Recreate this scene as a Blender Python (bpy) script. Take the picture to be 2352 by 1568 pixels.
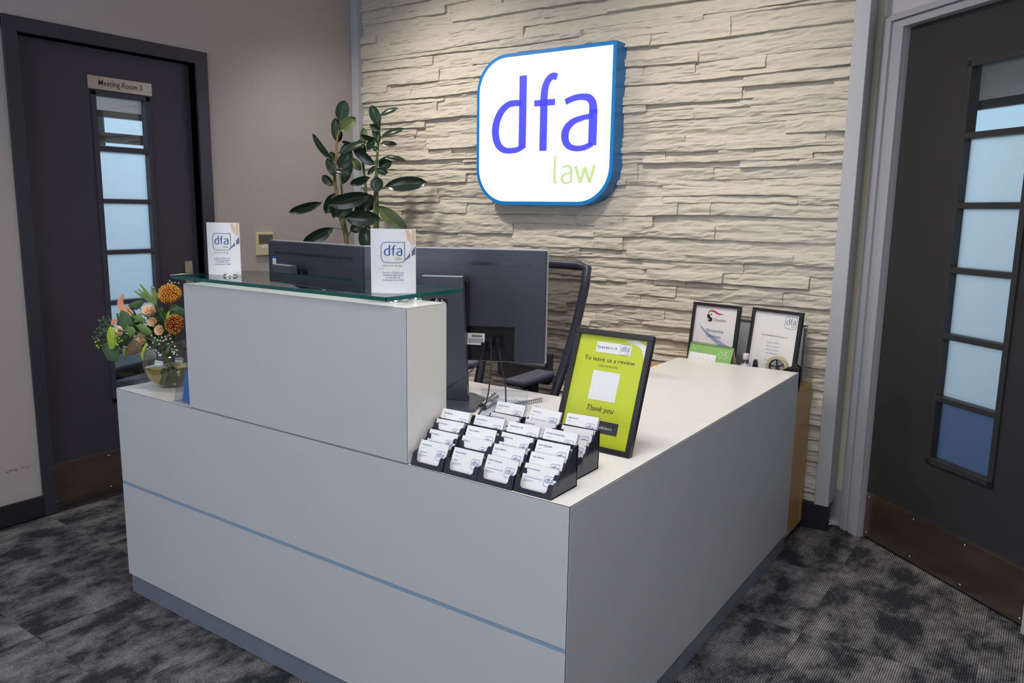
import bpy, bmesh, math, random
from mathutils import Vector, Matrix, noise, Euler

S = bpy.context.scene
for o in list(bpy.data.objects):
    bpy.data.objects.remove(o)
COL = S.collection

# ------------------------------------------------------------------ camera
CP = Vector((0.7898, -1.3680, 1.3697))
YAW, PITCH, ROLL, FPX = -0.6056, -0.1661, 0.0152, 1784.15
_f = Vector((math.sin(YAW)*math.cos(PITCH), math.cos(YAW)*math.cos(PITCH), math.sin(PITCH)))
_r = Vector((math.cos(YAW), -math.sin(YAW), 0)); _u = _r.cross(_f)
_c, _s = math.cos(ROLL), math.sin(ROLL)
RT = _c*_r + _s*_u; UP = -_s*_r + _c*_u; FW = _f
cam = bpy.data.cameras.new('camera'); co = bpy.data.objects.new('camera', cam); COL.objects.link(co)
M3 = Matrix((RT, UP, -FW)).transposed()
co.matrix_world = Matrix.Translation(CP) @ M3.to_4x4()
cam.sensor_width = 36; cam.lens = FPX/2352*36; cam.clip_start = .05; cam.clip_end = 60
cam.dof.use_dof = False
S.camera = co

def at(x, y, d):
    """world point seen at photo pixel x, y at depth d (metres along the view axis)"""
    return CP + d*(FW + RT*((x-1176)/FPX) + UP*((784-y)/FPX))

# ------------------------------------------------------------------ world, lights, exposure
S.view_settings.view_transform = 'Standard'; S.view_settings.look = 'None'
S.view_settings.gamma = 1; S.view_settings.exposure = 0.0; S.view_settings.use_curve_mapping = False
W = bpy.data.worlds.new('sky'); S.world = W; W.use_nodes = True
W.node_tree.nodes['Background'].inputs[0].default_value = (.72, .86, 1, 1)
W.node_tree.nodes['Background'].inputs[1].default_value = 1.3

def area(name, loc, rot, sx, sy, power, col=(1, 1, 1), spread=None):
    l = bpy.data.lights.new(name, 'AREA'); l.shape = 'RECTANGLE'; l.size = sx; l.size_y = sy
    l.energy = power; l.color = col
    if spread: l.spread = spread
    o = bpy.data.objects.new(name, l); COL.objects.link(o); o.location = loc; o.rotation_euler = rot
    return o
def spot(name, loc, target, power, col, size=.05, ang=1.9, blend=.8):
    l = bpy.data.lights.new(name, 'SPOT'); l.energy = power; l.color = col
    l.shadow_soft_size = size; l.spot_size = ang; l.spot_blend = blend
    o = bpy.data.objects.new(name, l); COL.objects.link(o); o.location = loc
    o.rotation_euler = (Vector(target)-Vector(loc)).to_track_quat('-Z', 'Y').to_euler()
    return o
WARM = (1, .90, .79)
spot('ceiling_and_fill_spot', (-2.15, 1.12, 2.72), (-1.8, 2.1, .85), 80, WARM, .06, 2.05, 1)
spot('ceiling_and_fill_spot', (-.50, 1.05, 2.72), (-.50, 2.1, .8), 66, WARM, .08, 2.2, 1)
spot('ceiling_and_fill_spot', (-1.75, .05, 2.72), (-1.75, .2, .7), 30, (1, .93, .86), .08, 1.7, 1)  # added fill spot, brightens the bouquet and left end of the desk
area('ceiling_panel_light', (-.12, .10, 2.70), (0, 0, 0), .6, .6, 14.5, (1, .96, .92), math.radians(140))
area('ceiling_panel_light', (.9, -1.2, 2.70), (0, 0, 0), .6, .6, 24, (1, .96, .94))
area('ceiling_panel_light', (-1.4, -1.9, 2.70), (0, 0, 0), .6, .6, 9, (1, .96, .93))
area('window_daylight', (-.6, -4.05, 1.5), (math.radians(90), 0, 0), 3.2, 1.5, 46, (.78, .87, 1))
area('meeting_room_fill', (-4.2, .9, 2.5), (0, 0, 0), 1.6, 1.6, 47, (.78, .89, 1))  # added unseen lamp, lights the left door's frosted panes from behind
area('office_room_fill', (.55, 3.5, 2.45), (0, 0, 0), 2.2, 2.2, 66, (.84, .93, 1))  # likewise an added lamp, for the panes of the right door

# ------------------------------------------------------------------ materials
def mat(name, col, rough=.5, metal=0., spec=.5, noise_amt=0., nscale=8., bump=0., bscale=60., emis=None, estr=1., alpha=None, trans=0., ior=1.45, coat=0., stretch=None):
    m = bpy.data.materials.new(name); m.use_nodes = True; nt = m.node_tree; b = nt.nodes['Principled BSDF']
    c = (*col, 1) if len(col) == 3 else col
    b.inputs['Base Color'].default_value = c; b.inputs['Roughness'].default_value = rough
    b.inputs['Metallic'].default_value = metal; b.inputs['Specular IOR Level'].default_value = spec
    b.inputs['IOR'].default_value = ior; b.inputs['Transmission Weight'].default_value = trans
    b.inputs['Coat Weight'].default_value = coat
    if emis: b.inputs['Emission Color'].default_value = (*emis, 1); b.inputs['Emission Strength'].default_value = estr
    if noise_amt or bump:
        tc = nt.nodes.new('ShaderNodeTexCoord'); mp = nt.nodes.new('ShaderNodeMapping')
        nt.links.new(tc.outputs['Object'], mp.inputs[0])
        if stretch: mp.inputs['Scale'].default_value = stretch
    if noise_amt:
        n = nt.nodes.new('ShaderNodeTexNoise'); n.inputs['Scale'].default_value = nscale; n.inputs['Detail'].default_value = 6
        nt.links.new(mp.outputs[0], n.inputs['Vector'])
        mx = nt.nodes.new('ShaderNodeMix'); mx.data_type = 'RGBA'
        mx.inputs[6].default_value = tuple(max(0, v*(1-noise_amt)) for v in c[:3])+(1,)
        mx.inputs[7].default_value = tuple(min(1, v*(1+noise_amt)) for v in c[:3])+(1,)
        nt.links.new(n.outputs['Fac'], mx.inputs[0]); nt.links.new(mx.outputs[2], b.inputs['Base Color'])
    if bump:
        n = nt.nodes.new('ShaderNodeTexNoise'); n.inputs['Scale'].default_value = bscale; n.inputs['Detail'].default_value = 4
        nt.links.new(mp.outputs[0], n.inputs['Vector'])
        bp = nt.nodes.new('ShaderNodeBump'); bp.inputs['Strength'].default_value = bump; bp.inputs['Distance'].default_value = .004
        nt.links.new(n.outputs['Fac'], bp.inputs['Height']); nt.links.new(bp.outputs[0], b.inputs['Normal'])
    return m

def thin_glass(name, tint, refl=.08, rough=0.02, fres=1.):
    m = bpy.data.materials.new(name); m.use_nodes = True; nt = m.node_tree; nt.nodes.clear()
    out = nt.nodes.new('ShaderNodeOutputMaterial'); tr = nt.nodes.new('ShaderNodeBsdfTransparent'); gl = nt.nodes.new('ShaderNodeBsdfGlossy')
    fr = nt.nodes.new('ShaderNodeFresnel'); fr.inputs[0].default_value = 1.5; mx = nt.nodes.new('ShaderNodeMixShader')
    tr.inputs[0].default_value = (*tint, 1); gl.inputs['Roughness'].default_value = rough
    ge_ = nt.nodes.new('ShaderNodeNewGeometry'); io = nt.nodes.new('ShaderNodeMath'); io.operation = 'MULTIPLY_ADD'; io.inputs[1].default_value = 1/1.5-1.5; io.inputs[2].default_value = 1.5
    nt.links.new(ge_.outputs['Backfacing'], io.inputs[0]); nt.links.new(io.outputs[0], fr.inputs[0])
    ad = nt.nodes.new('ShaderNodeMath'); ad.operation = 'ADD'; ad.use_clamp = True; ad.inputs[1].default_value = refl-.04
    nt.links.new(fr.outputs[0], ad.inputs[0]); nt.links.new(ad.outputs[0], mx.inputs[0])
    if not fres: nt.links.remove(mx.inputs[0].links[0]); mx.inputs[0].default_value = refl
    nt.links.new(tr.outputs[0], mx.inputs[1]); nt.links.new(gl.outputs[0], mx.inputs[2]); nt.links.new(mx.outputs[0], out.inputs[0])
    return m

def frosted(name, col):
    m = bpy.data.materials.new(name); m.use_nodes = True; nt = m.node_tree; nt.nodes.clear()
    out = nt.nodes.new('ShaderNodeOutputMaterial'); t = nt.nodes.new('ShaderNodeBsdfTranslucent'); g = nt.nodes.new('ShaderNodeBsdfGlossy')
    mx = nt.nodes.new('ShaderNodeMixShader'); mx.inputs[0].default_value = .05
    t.inputs[0].default_value = (*col, 1); g.inputs['Roughness'].default_value = .35
    nt.links.new(t.outputs[0], mx.inputs[1]); nt.links.new(g.outputs[0], mx.inputs[2]); nt.links.new(mx.outputs[0], out.inputs[0])
    return m

def mesh_fabric(name, col, dens):
    m = bpy.data.materials.new(name); m.use_nodes = True; nt = m.node_tree; nt.nodes.clear()
    out = nt.nodes.new('ShaderNodeOutputMaterial'); t = nt.nodes.new('ShaderNodeBsdfTransparent'); d = nt.nodes.new('ShaderNodeBsdfDiffuse')
    mx = nt.nodes.new('ShaderNodeMixShader'); mx.inputs[0].default_value = dens; d.inputs[0].default_value = (*col, 1)
    nt.links.new(t.outputs[0], mx.inputs[1]); nt.links.new(d.outputs[0], mx.inputs[2]); nt.links.new(mx.outputs[0], out.inputs[0])
    return m

def carpet_mat():
    m = bpy.data.materials.new('carpet'); m.use_nodes = True; nt = m.node_tree; b = nt.nodes['Principled BSDF']
    N = nt.nodes.new; L = nt.links.new
    g = N('ShaderNodeNewGeometry'); oi = N('ShaderNodeObjectInfo')
    mul = N('ShaderNodeVectorMath'); mul.operation = 'MULTIPLY_ADD'
    comb = N('ShaderNodeCombineXYZ')
    mm = N('ShaderNodeMath'); mm.operation = 'MULTIPLY'; mm.inputs[1].default_value = .5
    L(oi.outputs['Random'], mm.inputs[0]); L(mm.outputs[0], comb.inputs[2])
    mul.inputs[1].default_value = (1, 1, 0); L(g.outputs['Position'], mul.inputs[0]); L(comb.outputs[0], mul.inputs[2])
    mp = N('ShaderNodeMapping'); mp.inputs['Scale'].default_value = (1.35, .80, 1); L(mul.outputs[0], mp.inputs[0])
    n1 = N('ShaderNodeTexNoise'); n1.inputs['Scale'].default_value = 6.0; n1.inputs['Detail'].default_value = 9; n1.inputs['Roughness'].default_value = .72; n1.inputs['Distortion'].default_value = .08
    L(mp.outputs[0], n1.inputs['Vector'])
    cr = N('ShaderNodeValToRGB'); cr.color_ramp.elements[0].position = .43; cr.color_ramp.elements[1].position = .74
    L(n1.outputs['Fac'], cr.inputs[0])
    # loop texture
    mp2 = N('ShaderNodeMapping'); mp2.inputs['Scale'].default_value = (230, 130, 1); L(g.outputs['Position'], mp2.inputs[0])
    n2 = N('ShaderNodeTexNoise'); n2.inputs['Scale'].default_value = 1; n2.inputs['Detail'].default_value = 2; L(mp2.outputs[0], n2.inputs['Vector'])
    wv = N('ShaderNodeTexWave'); wv.wave_type = 'BANDS'; wv.bands_direction = 'X'; wv.inputs['Scale'].default_value = 46; wv.inputs['Distortion'].default_value = .3
    wv.inputs['Detail'].default_value = 1; L(g.outputs['Position'], wv.inputs['Vector'])
    a = N('ShaderNodeMath'); a.operation = 'MULTIPLY_ADD'; a.inputs[1].default_value = .75; L(n2.outputs['Fac'], a.inputs[0])
    h = N('ShaderNodeMath'); h.operation = 'MULTIPLY'; h.inputs[1].default_value = .55; L(wv.outputs['Fac'], h.inputs[0]); L(h.outputs[0], a.inputs[2])
    mix = N('ShaderNodeMix'); mix.data_type = 'RGBA'; mix.inputs[6].default_value = (.038, .039, .046, 1); mix.inputs[7].default_value = (.34, .33, .33, 1)
    L(cr.outputs[0], mix.inputs[0])
    sc = N('ShaderNodeMapRange'); sc.inputs[1].default_value = .2; sc.inputs[2].default_value = 1.1; sc.inputs[3].default_value = .05; sc.inputs[4].default_value = 1.75; L(a.outputs[0], sc.inputs[0])
    m2 = N('ShaderNodeVectorMath'); m2.operation = 'SCALE'; L(mix.outputs[2], m2.inputs[0]); L(sc.outputs[0], m2.inputs['Scale'])
    L(m2.outputs[0], b.inputs['Base Color']); b.inputs['Roughness'].default_value = .95; b.inputs['Specular IOR Level'].default_value = .1
    bp = N('ShaderNodeBump'); bp.inputs['Strength'].default_value = .6; bp.inputs['Distance'].default_value = .003; L(a.outputs[0], bp.inputs['Height']); L(bp.outputs[0], b.inputs['Normal'])
    return m

def stone_mat():
    m = bpy.data.materials.new('cream_stone'); m.use_nodes = True; nt = m.node_tree; b = nt.nodes['Principled BSDF']; N = nt.nodes.new; L = nt.links.new
    g = N('ShaderNodeNewGeometry'); mp = N('ShaderNodeMapping'); mp.inputs['Scale'].default_value = (9, 9, 55); L(g.outputs['Position'], mp.inputs[0])
    n = N('ShaderNodeTexNoise'); n.inputs['Scale'].default_value = 1; n.inputs['Detail'].default_value = 8; n.inputs['Roughness'].default_value = .6; L(mp.outputs[0], n.inputs['Vector'])
    cr = N('ShaderNodeMix'); cr.data_type = 'RGBA'; cr.inputs[6].default_value = (.58, .53, .455, 1); cr.inputs[7].default_value = (.70, .65, .57, 1); L(n.outputs['Fac'], cr.inputs[0])
    L(cr.outputs[2], b.inputs['Base Color']); b.inputs['Roughness'].default_value = .7; b.inputs['Specular IOR Level'].default_value = .25
    bp = N('ShaderNodeBump'); bp.inputs['Strength'].default_value = .8; bp.inputs['Distance'].default_value = .012; L(n.outputs['Fac'], bp.inputs['Height']); L(bp.outputs[0], b.inputs['Normal'])
    return m

def wood_mat(name, c1, c2):
    m = bpy.data.materials.new(name); m.use_nodes = True; nt = m.node_tree; b = nt.nodes['Principled BSDF']; N = nt.nodes.new; L = nt.links.new
    t = N('ShaderNodeTexCoord'); mp = N('ShaderNodeMapping'); mp.inputs['Scale'].default_value = (14, 14, 1.2); L(t.outputs['Object'], mp.inputs[0])
    n = N('ShaderNodeTexNoise'); n.inputs['Scale'].default_value = 2.5; n.inputs['Detail'].default_value = 7; n.inputs['Distortion'].default_value = 1; L(mp.outputs[0], n.inputs['Vector'])
    mx = N('ShaderNodeMix'); mx.data_type = 'RGBA'; mx.inputs[6].default_value = (*c1, 1); mx.inputs[7].default_value = (*c2, 1); L(n.outputs['Fac'], mx.inputs[0])
    L(mx.outputs[2], b.inputs['Base Color']); b.inputs['Roughness'].default_value = .38
    return m

M = dict(
 carpet=carpet_mat(), stone=stone_mat(),
 wall=mat('taupe_wall_paint', (.43, .385, .385), .8, bump=.08, bscale=160),
 wallpale=mat('pale_wall_paint', (.55, .55, .58), .7), ceil=mat('ceiling_paint', (.7, .7, .7), .9),
 wallroom=mat('room_wall_paint', (.62, .58, .54), .8), cream=mat('cream_paint', (.72, .66, .52), .5),
 darkdoor=mat('dark_purple_paint', (.048, .043, .062), .42, noise_amt=.12, nscale=3), darkframe=mat('dark_frame_paint', (.040, .038, .052), .3),
 blackdoor=mat('charcoal_door_laminate', (.030, .030, .033), .5, noise_amt=.15, nscale=3),
 greyframe=mat('pale_grey_gloss_paint', (.40, .40, .44), .28), scuff=mat('scuff_grey', (.27, .235, .235), .8), pil=mat('grey_trim_paint', (.46, .47, .51), .45),
 skirt=mat('black_skirting', (.022, .022, .026), .35),
 lam=mat('laminate_shaded', (.56, .565, .585), .36, noise_amt=.03, nscale=5),  # desk laminate with the shade of the front faces in its colour
 lamtop=mat('laminate_lit', (.78, .765, .75), .32, noise_amt=.015, nscale=5),  # same laminate, made lighter where top and counter ends catch the light
 seam=mat('dark_core_and_gap_shade', (.018, .014, .012), .7), gap=mat('blue_grey_recess_strip', (.26, .36, .48), .4),
 plinth=mat('grey_plinth', (.185, .21, .26), .35, noise_amt=.1, nscale=14),
 steel=mat('brushed_steel', (.50, .46, .41), .32, 1, noise_amt=.1, nscale=40, stretch=(1, 1, 20)), kick=mat('dark_bronze_kick_plate', (.26, .205, .17), .30, .9, noise_amt=.35, nscale=2.5, stretch=(1, 1, 7)),
 brass=mat('kick_plate_edge', (.75, .5, .3), .3, 1), chrome=mat('chrome', (.85, .85, .86), .08, 1),
 hazy=frosted('hazy_glass', (.32, .40, .54)), frost=frosted('frosted_glass', (.76, .85, .91)), clear=thin_glass('clear_pane', (.86, .92, .95), .07),
 signblue=mat('sign_blue', (.006, .18, .52), .35, emis=(.004, .17, .55), estr=.18), signside=mat('sign_side_blue', (.01, .15, .42), .3),
 signface=mat('sign_lit_face', (.30, .30, .33), .4, emis=(.93, .95, 1), estr=.90),
 signletter=mat('sign_lit_letters', (.02, .02, .2), .4, emis=(.085, .085, 1), estr=.95),
 signlaw=mat('sign_lit_law', (.15, .2, .08), .4, emis=(.60, .72, .36), estr=.85),
 white=mat('white_card', (.80, .80, .83), .5), paper=mat('paper', (.86, .86, .88), .7), cardside=mat('card_edges', (.66, .66, .70), .7),
 blue=mat('print_blue', (.018, .085, .30), .5), bluegrey=mat('print_slate', (.12, .22, .36), .5), green=mat('print_green', (.33, .50, .07), .5), ink=mat('print_ink', (.03, .03, .035), .5),
 tray=mat('smoke_plastic', (.030, .032, .050), .12, spec=.6), black=mat('black_plastic', (.018, .018, .022), .35), blacks=mat('black_plastic_gloss', (.012, .012, .016), .18),
 mon=mat('monitor_shell', (.044, .046, .072), .33, bump=.05, bscale=400), monedge=mat('monitor_silver_edge', (.50, .50, .58), .35, .4), stand=mat('monitor_stand_grey', (.11, .115, .16), .3, .4),
 chair=mat('chair_frame', (.030, .031, .048), .38), armpad=mat('arm_pad', (.10, .10, .155), .35), chairmesh=mesh_fabric('chair_mesh', (.035, .032, .034), .76),
 lime=mat('lime_poster', (.60, .70, .03), .45, noise_amt=.06, nscale=4), navy=mat('poster_navy_box', (.03, .035, .055), .5),
 glaze=thin_glass('picture_glazing', (1, 1, 1), .04, .03),
 frameb=mat('black_photo_frame', (.026, .026, .03), .35), wood=wood_mat('oak_cabinet', (.42, .24, .07), (.62, .40, .15)),
 glassedge=mat('glass_shelf_green_edge', (.01, .10, .09), .1, spec=.6), glasstop=thin_glass('glass_shelf', (.92, .97, .955), .09, .01),
 acryl=thin_glass('clear_acrylic', (.93, .95, .97), .06, .05, .0),
 beige=mat('beige_plastic', (.62, .54, .34), .45), lcd=mat('lcd_screen', (.10, .10, .09), .2),
 leaf=mat('rubber_leaf', (.012, .030, .018), .22, spec=.6, noise_amt=.3, nscale=9), leafb=mat('rubber_leaf_underside', (.06, .10, .028), .4), vein=mat('leaf_vein', (.07, .12, .035), .4), stem=mat('brown_stem', (.17, .11, .05), .6), gstem=mat('green_stem', (.06, .11, .04), .5),
 sleaf=mat('silk_leaf', (.055, .12, .045), .6, noise_amt=.3, nscale=25), mleaf=mat('ivy_leaf', (.13, .22, .055), .6, noise_amt=.3, nscale=25), limeleaf=mat('lime_leaf', (.30, .45, .035), .55, noise_amt=.2, nscale=25), brownleaf=mat('brown_leaf', (.15, .085, .04), .6, noise_amt=.25, nscale=25), euc=mat('eucalyptus_leaf', (.08, .16, .085), .6),
 rose=mat('peach_rose_petal', (.92, .70, .47), .6, noise_amt=.06, nscale=40), rosei=mat('peach_rose_heart', (.88, .52, .28), .6), lily=mat('lily_peach', (.72, .32, .18), .5, noise_amt=.2, nscale=30), protea=mat('protea_orange', (.70, .22, .035), .5, noise_amt=.3, nscale=60), proteay=mat('protea_yellow', (.90, .66, .10), .5), proteared=mat('protea_red', (.36, .035, .012), .5), berry=mat('white_berry', (.62, .54, .50), .4), gberry=mat('green_berry', (.28, .40, .04), .35),
 water=mat('vase_water', (.80, .70, .24), .02, trans=1, ior=1.33), vglass=thin_glass('vase_glass', (.93, .95, .95), .10, .01),
 terra=mat('plant_pot', (.25, .24, .23), .5), soil=mat('soil', (.03, .02, .012), .9),
 calgreen=mat('calendar_green', (.26, .50, .16), .5), calpale=mat('calendar_pale_green', (.45, .66, .36), .5), silver=mat('aluminium', (.50, .52, .56), .3, .9), board=mat('grey_board', (.34, .37, .41), .6),
 tape=mat('tape_roll', (.50, .46, .30), .4), gel=mat('clear_gel', (.55, .60, .66), .25), gelcap=mat('clear_cap', (.62, .60, .60), .2), leafletblue=mat('leaflet_blue', (.02, .16, .52), .35), leafletdark=mat('leaflet_dark_blue', (.05, .06, .20), .35), leafletpale=mat('leaflet_pale_blue', (.25, .31, .55), .35),
 certblue=mat('certificate_swoosh', (.36, .41, .62), .5), certpink=mat('certificate_pink', (.72, .48, .42), .5), red=mat('print_red', (.55, .04, .05), .5),
 handskin=mat('print_skin', (.72, .52, .40), .5), pen=mat('print_pen', (.16, .14, .26), .5), printgrey=mat('print_grey', (.50, .52, .56), .5), hedge=mat('hedge', (.05, .10, .03), .8), gflash=mat('print_glare', (.75, .76, .80), .4), seat=mat('black_vinyl', (.01, .01, .012), .4),
)

# ------------------------------------------------------------------ mesh helpers
class MB:
    def __init__(s): s.v = []; s.f = []; s.m = []; s.mats = []; s.sm = []
    def mi(s, m):
        if m not in s.mats: s.mats.append(m)
        return s.mats.index(m)
    def add(s, vs, fs, m, T=None, smooth=False):
        k = len(s.v); i = s.mi(m)
        s.v += [tuple(T @ Vector(v)) if T else tuple(v) for v in vs]
        for f in fs: s.f.append([k+a for a in f]); s.m.append(i); s.sm.append(smooth)
        return s
    def box(s, c, d, m, T=None, bev=0.):
        cx, cy, cz = c; x, y, z = d[0]/2, d[1]/2, d[2]/2
        if bev > 0:
            bm = bmesh.new(); bmesh.ops.create_cube(bm, size=1)
            for v in bm.verts: v.co = Vector((v.co.x*d[0], v.co.y*d[1], v.co.z*d[2]))
            bmesh.ops.bevel(bm, geom=list(bm.edges), offset=min(bev, x*.9, y*.9, z*.9), segments=2, affect='EDGES', profile=.5)
            bm.verts.index_update()
            vs = [(v.co.x+cx, v.co.y+cy, v.co.z+cz) for v in bm.verts]; fs = [[v.index for v in f.verts] for f in bm.faces]; bm.free()
            return s.add(vs, fs, m, T)
        vs = [(cx+a*x, cy+b*y, cz+e*z) for a in (-1, 1) for b in (-1, 1) for e in (-1, 1)]
        return s.add(vs, [(0, 1, 3, 2), (4, 6, 7, 5), (0, 4, 5, 1), (2, 3, 7, 6), (0, 2, 6, 4), (1, 5, 7, 3)], m, T)
    def lohi(s, a, b, m, T=None, bev=0.):
        return s.box([(p+q)/2 for p, q in zip(a, b)], [abs(q-p) for p, q in zip(a, b)], m, T, bev)
    def prism(s, pts, h, m, T=None, mside=None, smooth=False):
        """pts in XY, extruded from z=0 to z=h"""
        n = len(pts); vs = [(x, y, 0) for x, y in pts]+[(x, y, h) for x, y in pts]
        s.add(vs, [list(range(n))[::-1], list(range(n, 2*n))], m, T)
        s.add(vs, [(i, (i+1) % n, n+(i+1) % n, n+i) for i in range(n)], mside or m, T, smooth)
        return s
    def flat(s, pts, m, T=None): return s.add([(x, y, 0) for x, y in pts], [list(range(len(pts)))], m, T)
    def tube(s, pts, r, m, n=8, T=None, closed=False):
        P = [Vector(p) for p in pts]; N = len(P); R = r if isinstance(r, (list, tuple)) else [r]*N
        vs = []; prev = None
        for i, p in enumerate(P):
            a = P[(i-1) % N] if (i or closed) else p; b = P[(i+1) % N] if (i < N-1 or closed) else p
            t = (b-a).normalized()
            if prev is None: u = t.orthogonal().normalized()
            else:
                u = prev-t*prev.dot(t)
                u = u.normalized() if u.length > 1e-6 else t.orthogonal().normalized()
            prev = u; w = t.cross(u)
            vs += [tuple(p+(u*math.cos(2*math.pi*k/n)+w*math.sin(2*math.pi*k/n))*R[i]) for k in range(n)]
        fs = []
        for i in range(N if closed else N-1):
            j = (i+1) % N
            for k in range(n): fs.append((i*n+k, i*n+(k+1) % n, j*n+(k+1) % n, j*n+k))
        if not closed: fs += [list(range(n))[::-1], [(N-1)*n+k for k in range(n)]]
        return s.add(vs, fs, m, T, True)
    def lathe(s, prof, m, n=24, T=None, smooth=True):
        vs = [(r*math.cos(2*math.pi*k/n), r*math.sin(2*math.pi*k/n), z) for r, z in prof for k in range(n)]
        fs = [(i*n+k, i*n+(k+1) % n, (i+1)*n+(k+1) % n, (i+1)*n+k) for i in range(len(prof)-1) for k in range(n)]
        if prof[0][0] > 1e-4: fs.append(list(range(n))[::-1])
        if prof[-1][0] > 1e-4: fs.append([(len(prof)-1)*n+k for k in range(n)])
        return s.add(vs, fs, m, T, smooth)
    def ball(s, c, r, m, n=8, T=None):
        pr = [(r*math.sin(math.pi*i/n) if 0 < i < n else 1e-5, -r*math.cos(math.pi*i/n)) for i in range(n+1)]
        TT = Matrix.Translation(c)
        return s.lathe(pr, m, n*2 if n < 6 else n+4, (T @ TT) if T else TT)
    def build(s, name, parent=None, loc=None, rot=None, **props):
        me = bpy.data.meshes.new(name); me.from_pydata(s.v, [], s.f)
        for m in s.mats: me.materials.append(m)
        me.polygons.foreach_set('material_index', s.m); me.polygons.foreach_set('use_smooth', s.sm); me.update()
        o = bpy.data.objects.new(name, me); COL.objects.link(o)
        if parent: o.parent = parent
        if loc is not None: o.location = loc
        if rot is not None: o.rotation_euler = rot
        for k, v in props.items(): o[k] = v
        return o

def thing(name, label, cat, loc=(0, 0, 0), rot=(0, 0, 0), group=None):
    o = bpy.data.objects.new(name, None); COL.objects.link(o); o.location = loc; o.rotation_euler = rot; o.empty_display_size = .05
    o['label'] = label; o['category'] = cat
    if group: o['group'] = group
    return o
def struct(name, loc=(0, 0, 0), rot=(0, 0, 0)):
    o = bpy.data.objects.new(name, None); COL.objects.link(o); o.location = loc; o.rotation_euler = rot; o['kind'] = 'structure'; return o
def Tr(x, y, z): return Matrix.Translation((x, y, z))
def Rx(a): return Matrix.Rotation(a, 4, 'X')
def Ry(a): return Matrix.Rotation(a, 4, 'Y')
def Rz(a): return Matrix.Rotation(a, 4, 'Z')
XZ = Matrix(((1, 0, 0, 0), (0, 0, -1, 0), (0, 1, 0, 0), (0, 0, 0, 1)))   # XY drawing -> XZ plane, facing -y

_tc = {}
def text_geo(body, size=1., align='LEFT', res=2, shear=0., bold=0.):
    key = (body, align, res, shear, bold)
    if key not in _tc:
        c = bpy.data.curves.new('t', 'FONT'); c.body = body; c.size = 1; c.align_x = align; c.resolution_u = res; c.shear = shear; c.offset = bold
        o = bpy.data.objects.new('t', c); COL.objects.link(o)
        dg = bpy.context.evaluated_depsgraph_get(); me = bpy.data.meshes.new_from_object(o.evaluated_get(dg))
        _tc[key] = ([tuple(v.co) for v in me.vertices], [list(p.vertices) for p in me.polygons])
        bpy.data.objects.remove(o); bpy.data.meshes.remove(me); bpy.data.curves.remove(c)
    vs, fs = _tc[key]
    return [(x*size, y*size, z) for x, y, z in vs], fs
def put_text(mb, body, x, y, size, m, T, align='LEFT', z=.0004, width=None, res=2, shear=0., bold=0.):
    vs, fs = text_geo(body, size, align, res, shear, bold)
    if width:
        xs = [v[0] for v in vs]; k = width/(max(xs)-min(xs)+1e-9); vs = [(v[0]*k, v[1], v[2]) for v in vs]
    mb.add([(v[0]+x, v[1]+y, z) for v in vs], fs, m, T)

# ------------------------------------------------------------------ the dfa law mark
def smooth_path(p, k=4):
    out = []
    for i in range(len(p)-1):
        p0 = p[max(i-1, 0)]; p1 = p[i]; p2 = p[i+1]; p3 = p[min(i+2, len(p)-1)]
        for j in range(k):
            t = j/k
            out.append(tuple(.5*((2*b)+(-a+c)*t+(2*a-5*b+4*c-d)*t*t+(-a+3*b-3*c+d)*t**3) for a, b, c, d in zip(p0, p1, p2, p3)))
    out.append(tuple(p[-1])); return out
def ribbon(mb, pts, m, T, z, sx, sy, k=4):
    """pts: (x, y, width)"""
    P = smooth_path(pts, k) if k else pts; n = len(P); vs = []
    for i in range(n):
        a = P[max(i-1, 0)]; b = P[min(i+1, n-1)]; dx, dy = (b[0]-a[0])*sx, (b[1]-a[1])*sy; l = math.hypot(dx, dy) or 1
        nx, ny = -dy/l, dx/l; w = P[i][2]*.575*(sx+sy)/2
        vs += [(P[i][0]*sx+nx*w, P[i][1]*sy+ny*w, z), (P[i][0]*sx-nx*w, P[i][1]*sy-ny*w, z)]
    mb.add(vs, [(2*i, 2*i+1, 2*i+3, 2*i+2) for i in range(n-1)], m, T)
def leafshape(w, h, r=.25, n=8, inset=0., sub=0):
    """rounded on three corners, square top right; lower left at origin"""
    a, b, c, d = inset, inset, w-inset, h-inset; R = r*h-inset; pts = [(c, d)]
    for cx, cy, a0 in ((a+R, d-R, 90), (a+R, b+R, 180), (c-R, b+R, 270)):
        pts += [(cx+R*math.cos(math.radians(a0+90*i/n)), cy+R*math.sin(math.radians(a0+90*i/n))) for i in range(n+1)]
    if sub:
        o = []
        for i, p in enumerate(pts):
            q = pts[(i+1) % len(pts)]; m = sub if math.dist(p, q) > .3*h else 1
            o += [(p[0]+(q[0]-p[0])*j/m, p[1]+(q[1]-p[1])*j/m) for j in range(m)]
        pts = o
    return pts
LET = dict(
 d=[(.352, .672, .034), (.30, .675, .034), (.252, .668, .036), (.205, .635, .042), (.170, .58, .047), (.153, .512, .050), (.160, .445, .048), (.186, .395, .042), (.230, .368, .034), (.282, .364, .031), (.33, .371, .031), (.372, .392, .030)],
 f=[(.517, .355, .048), (.517, .45, .048), (.517, .60, .048), (.517, .70, .047), (.526, .765, .044), (.548, .808, .040), (.578, .826, .036), (.608, .818, .036)],
 a1=[(.670, .657, .032), (.72, .675, .032), (.775, .682, .033), (.826, .673, .038), (.853, .645, .044), (.861, .61, .047), (.862, .575, .048)],
 a2=[(.862, .560, .028), (.80, .553, .028), (.735, .535, .034), (.690, .50, .043), (.672, .453, .048), (.682, .402, .042), (.714, .372, .033), (.76, .362, .030), (.81, .367, .030), (.862, .388, .028)])
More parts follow.
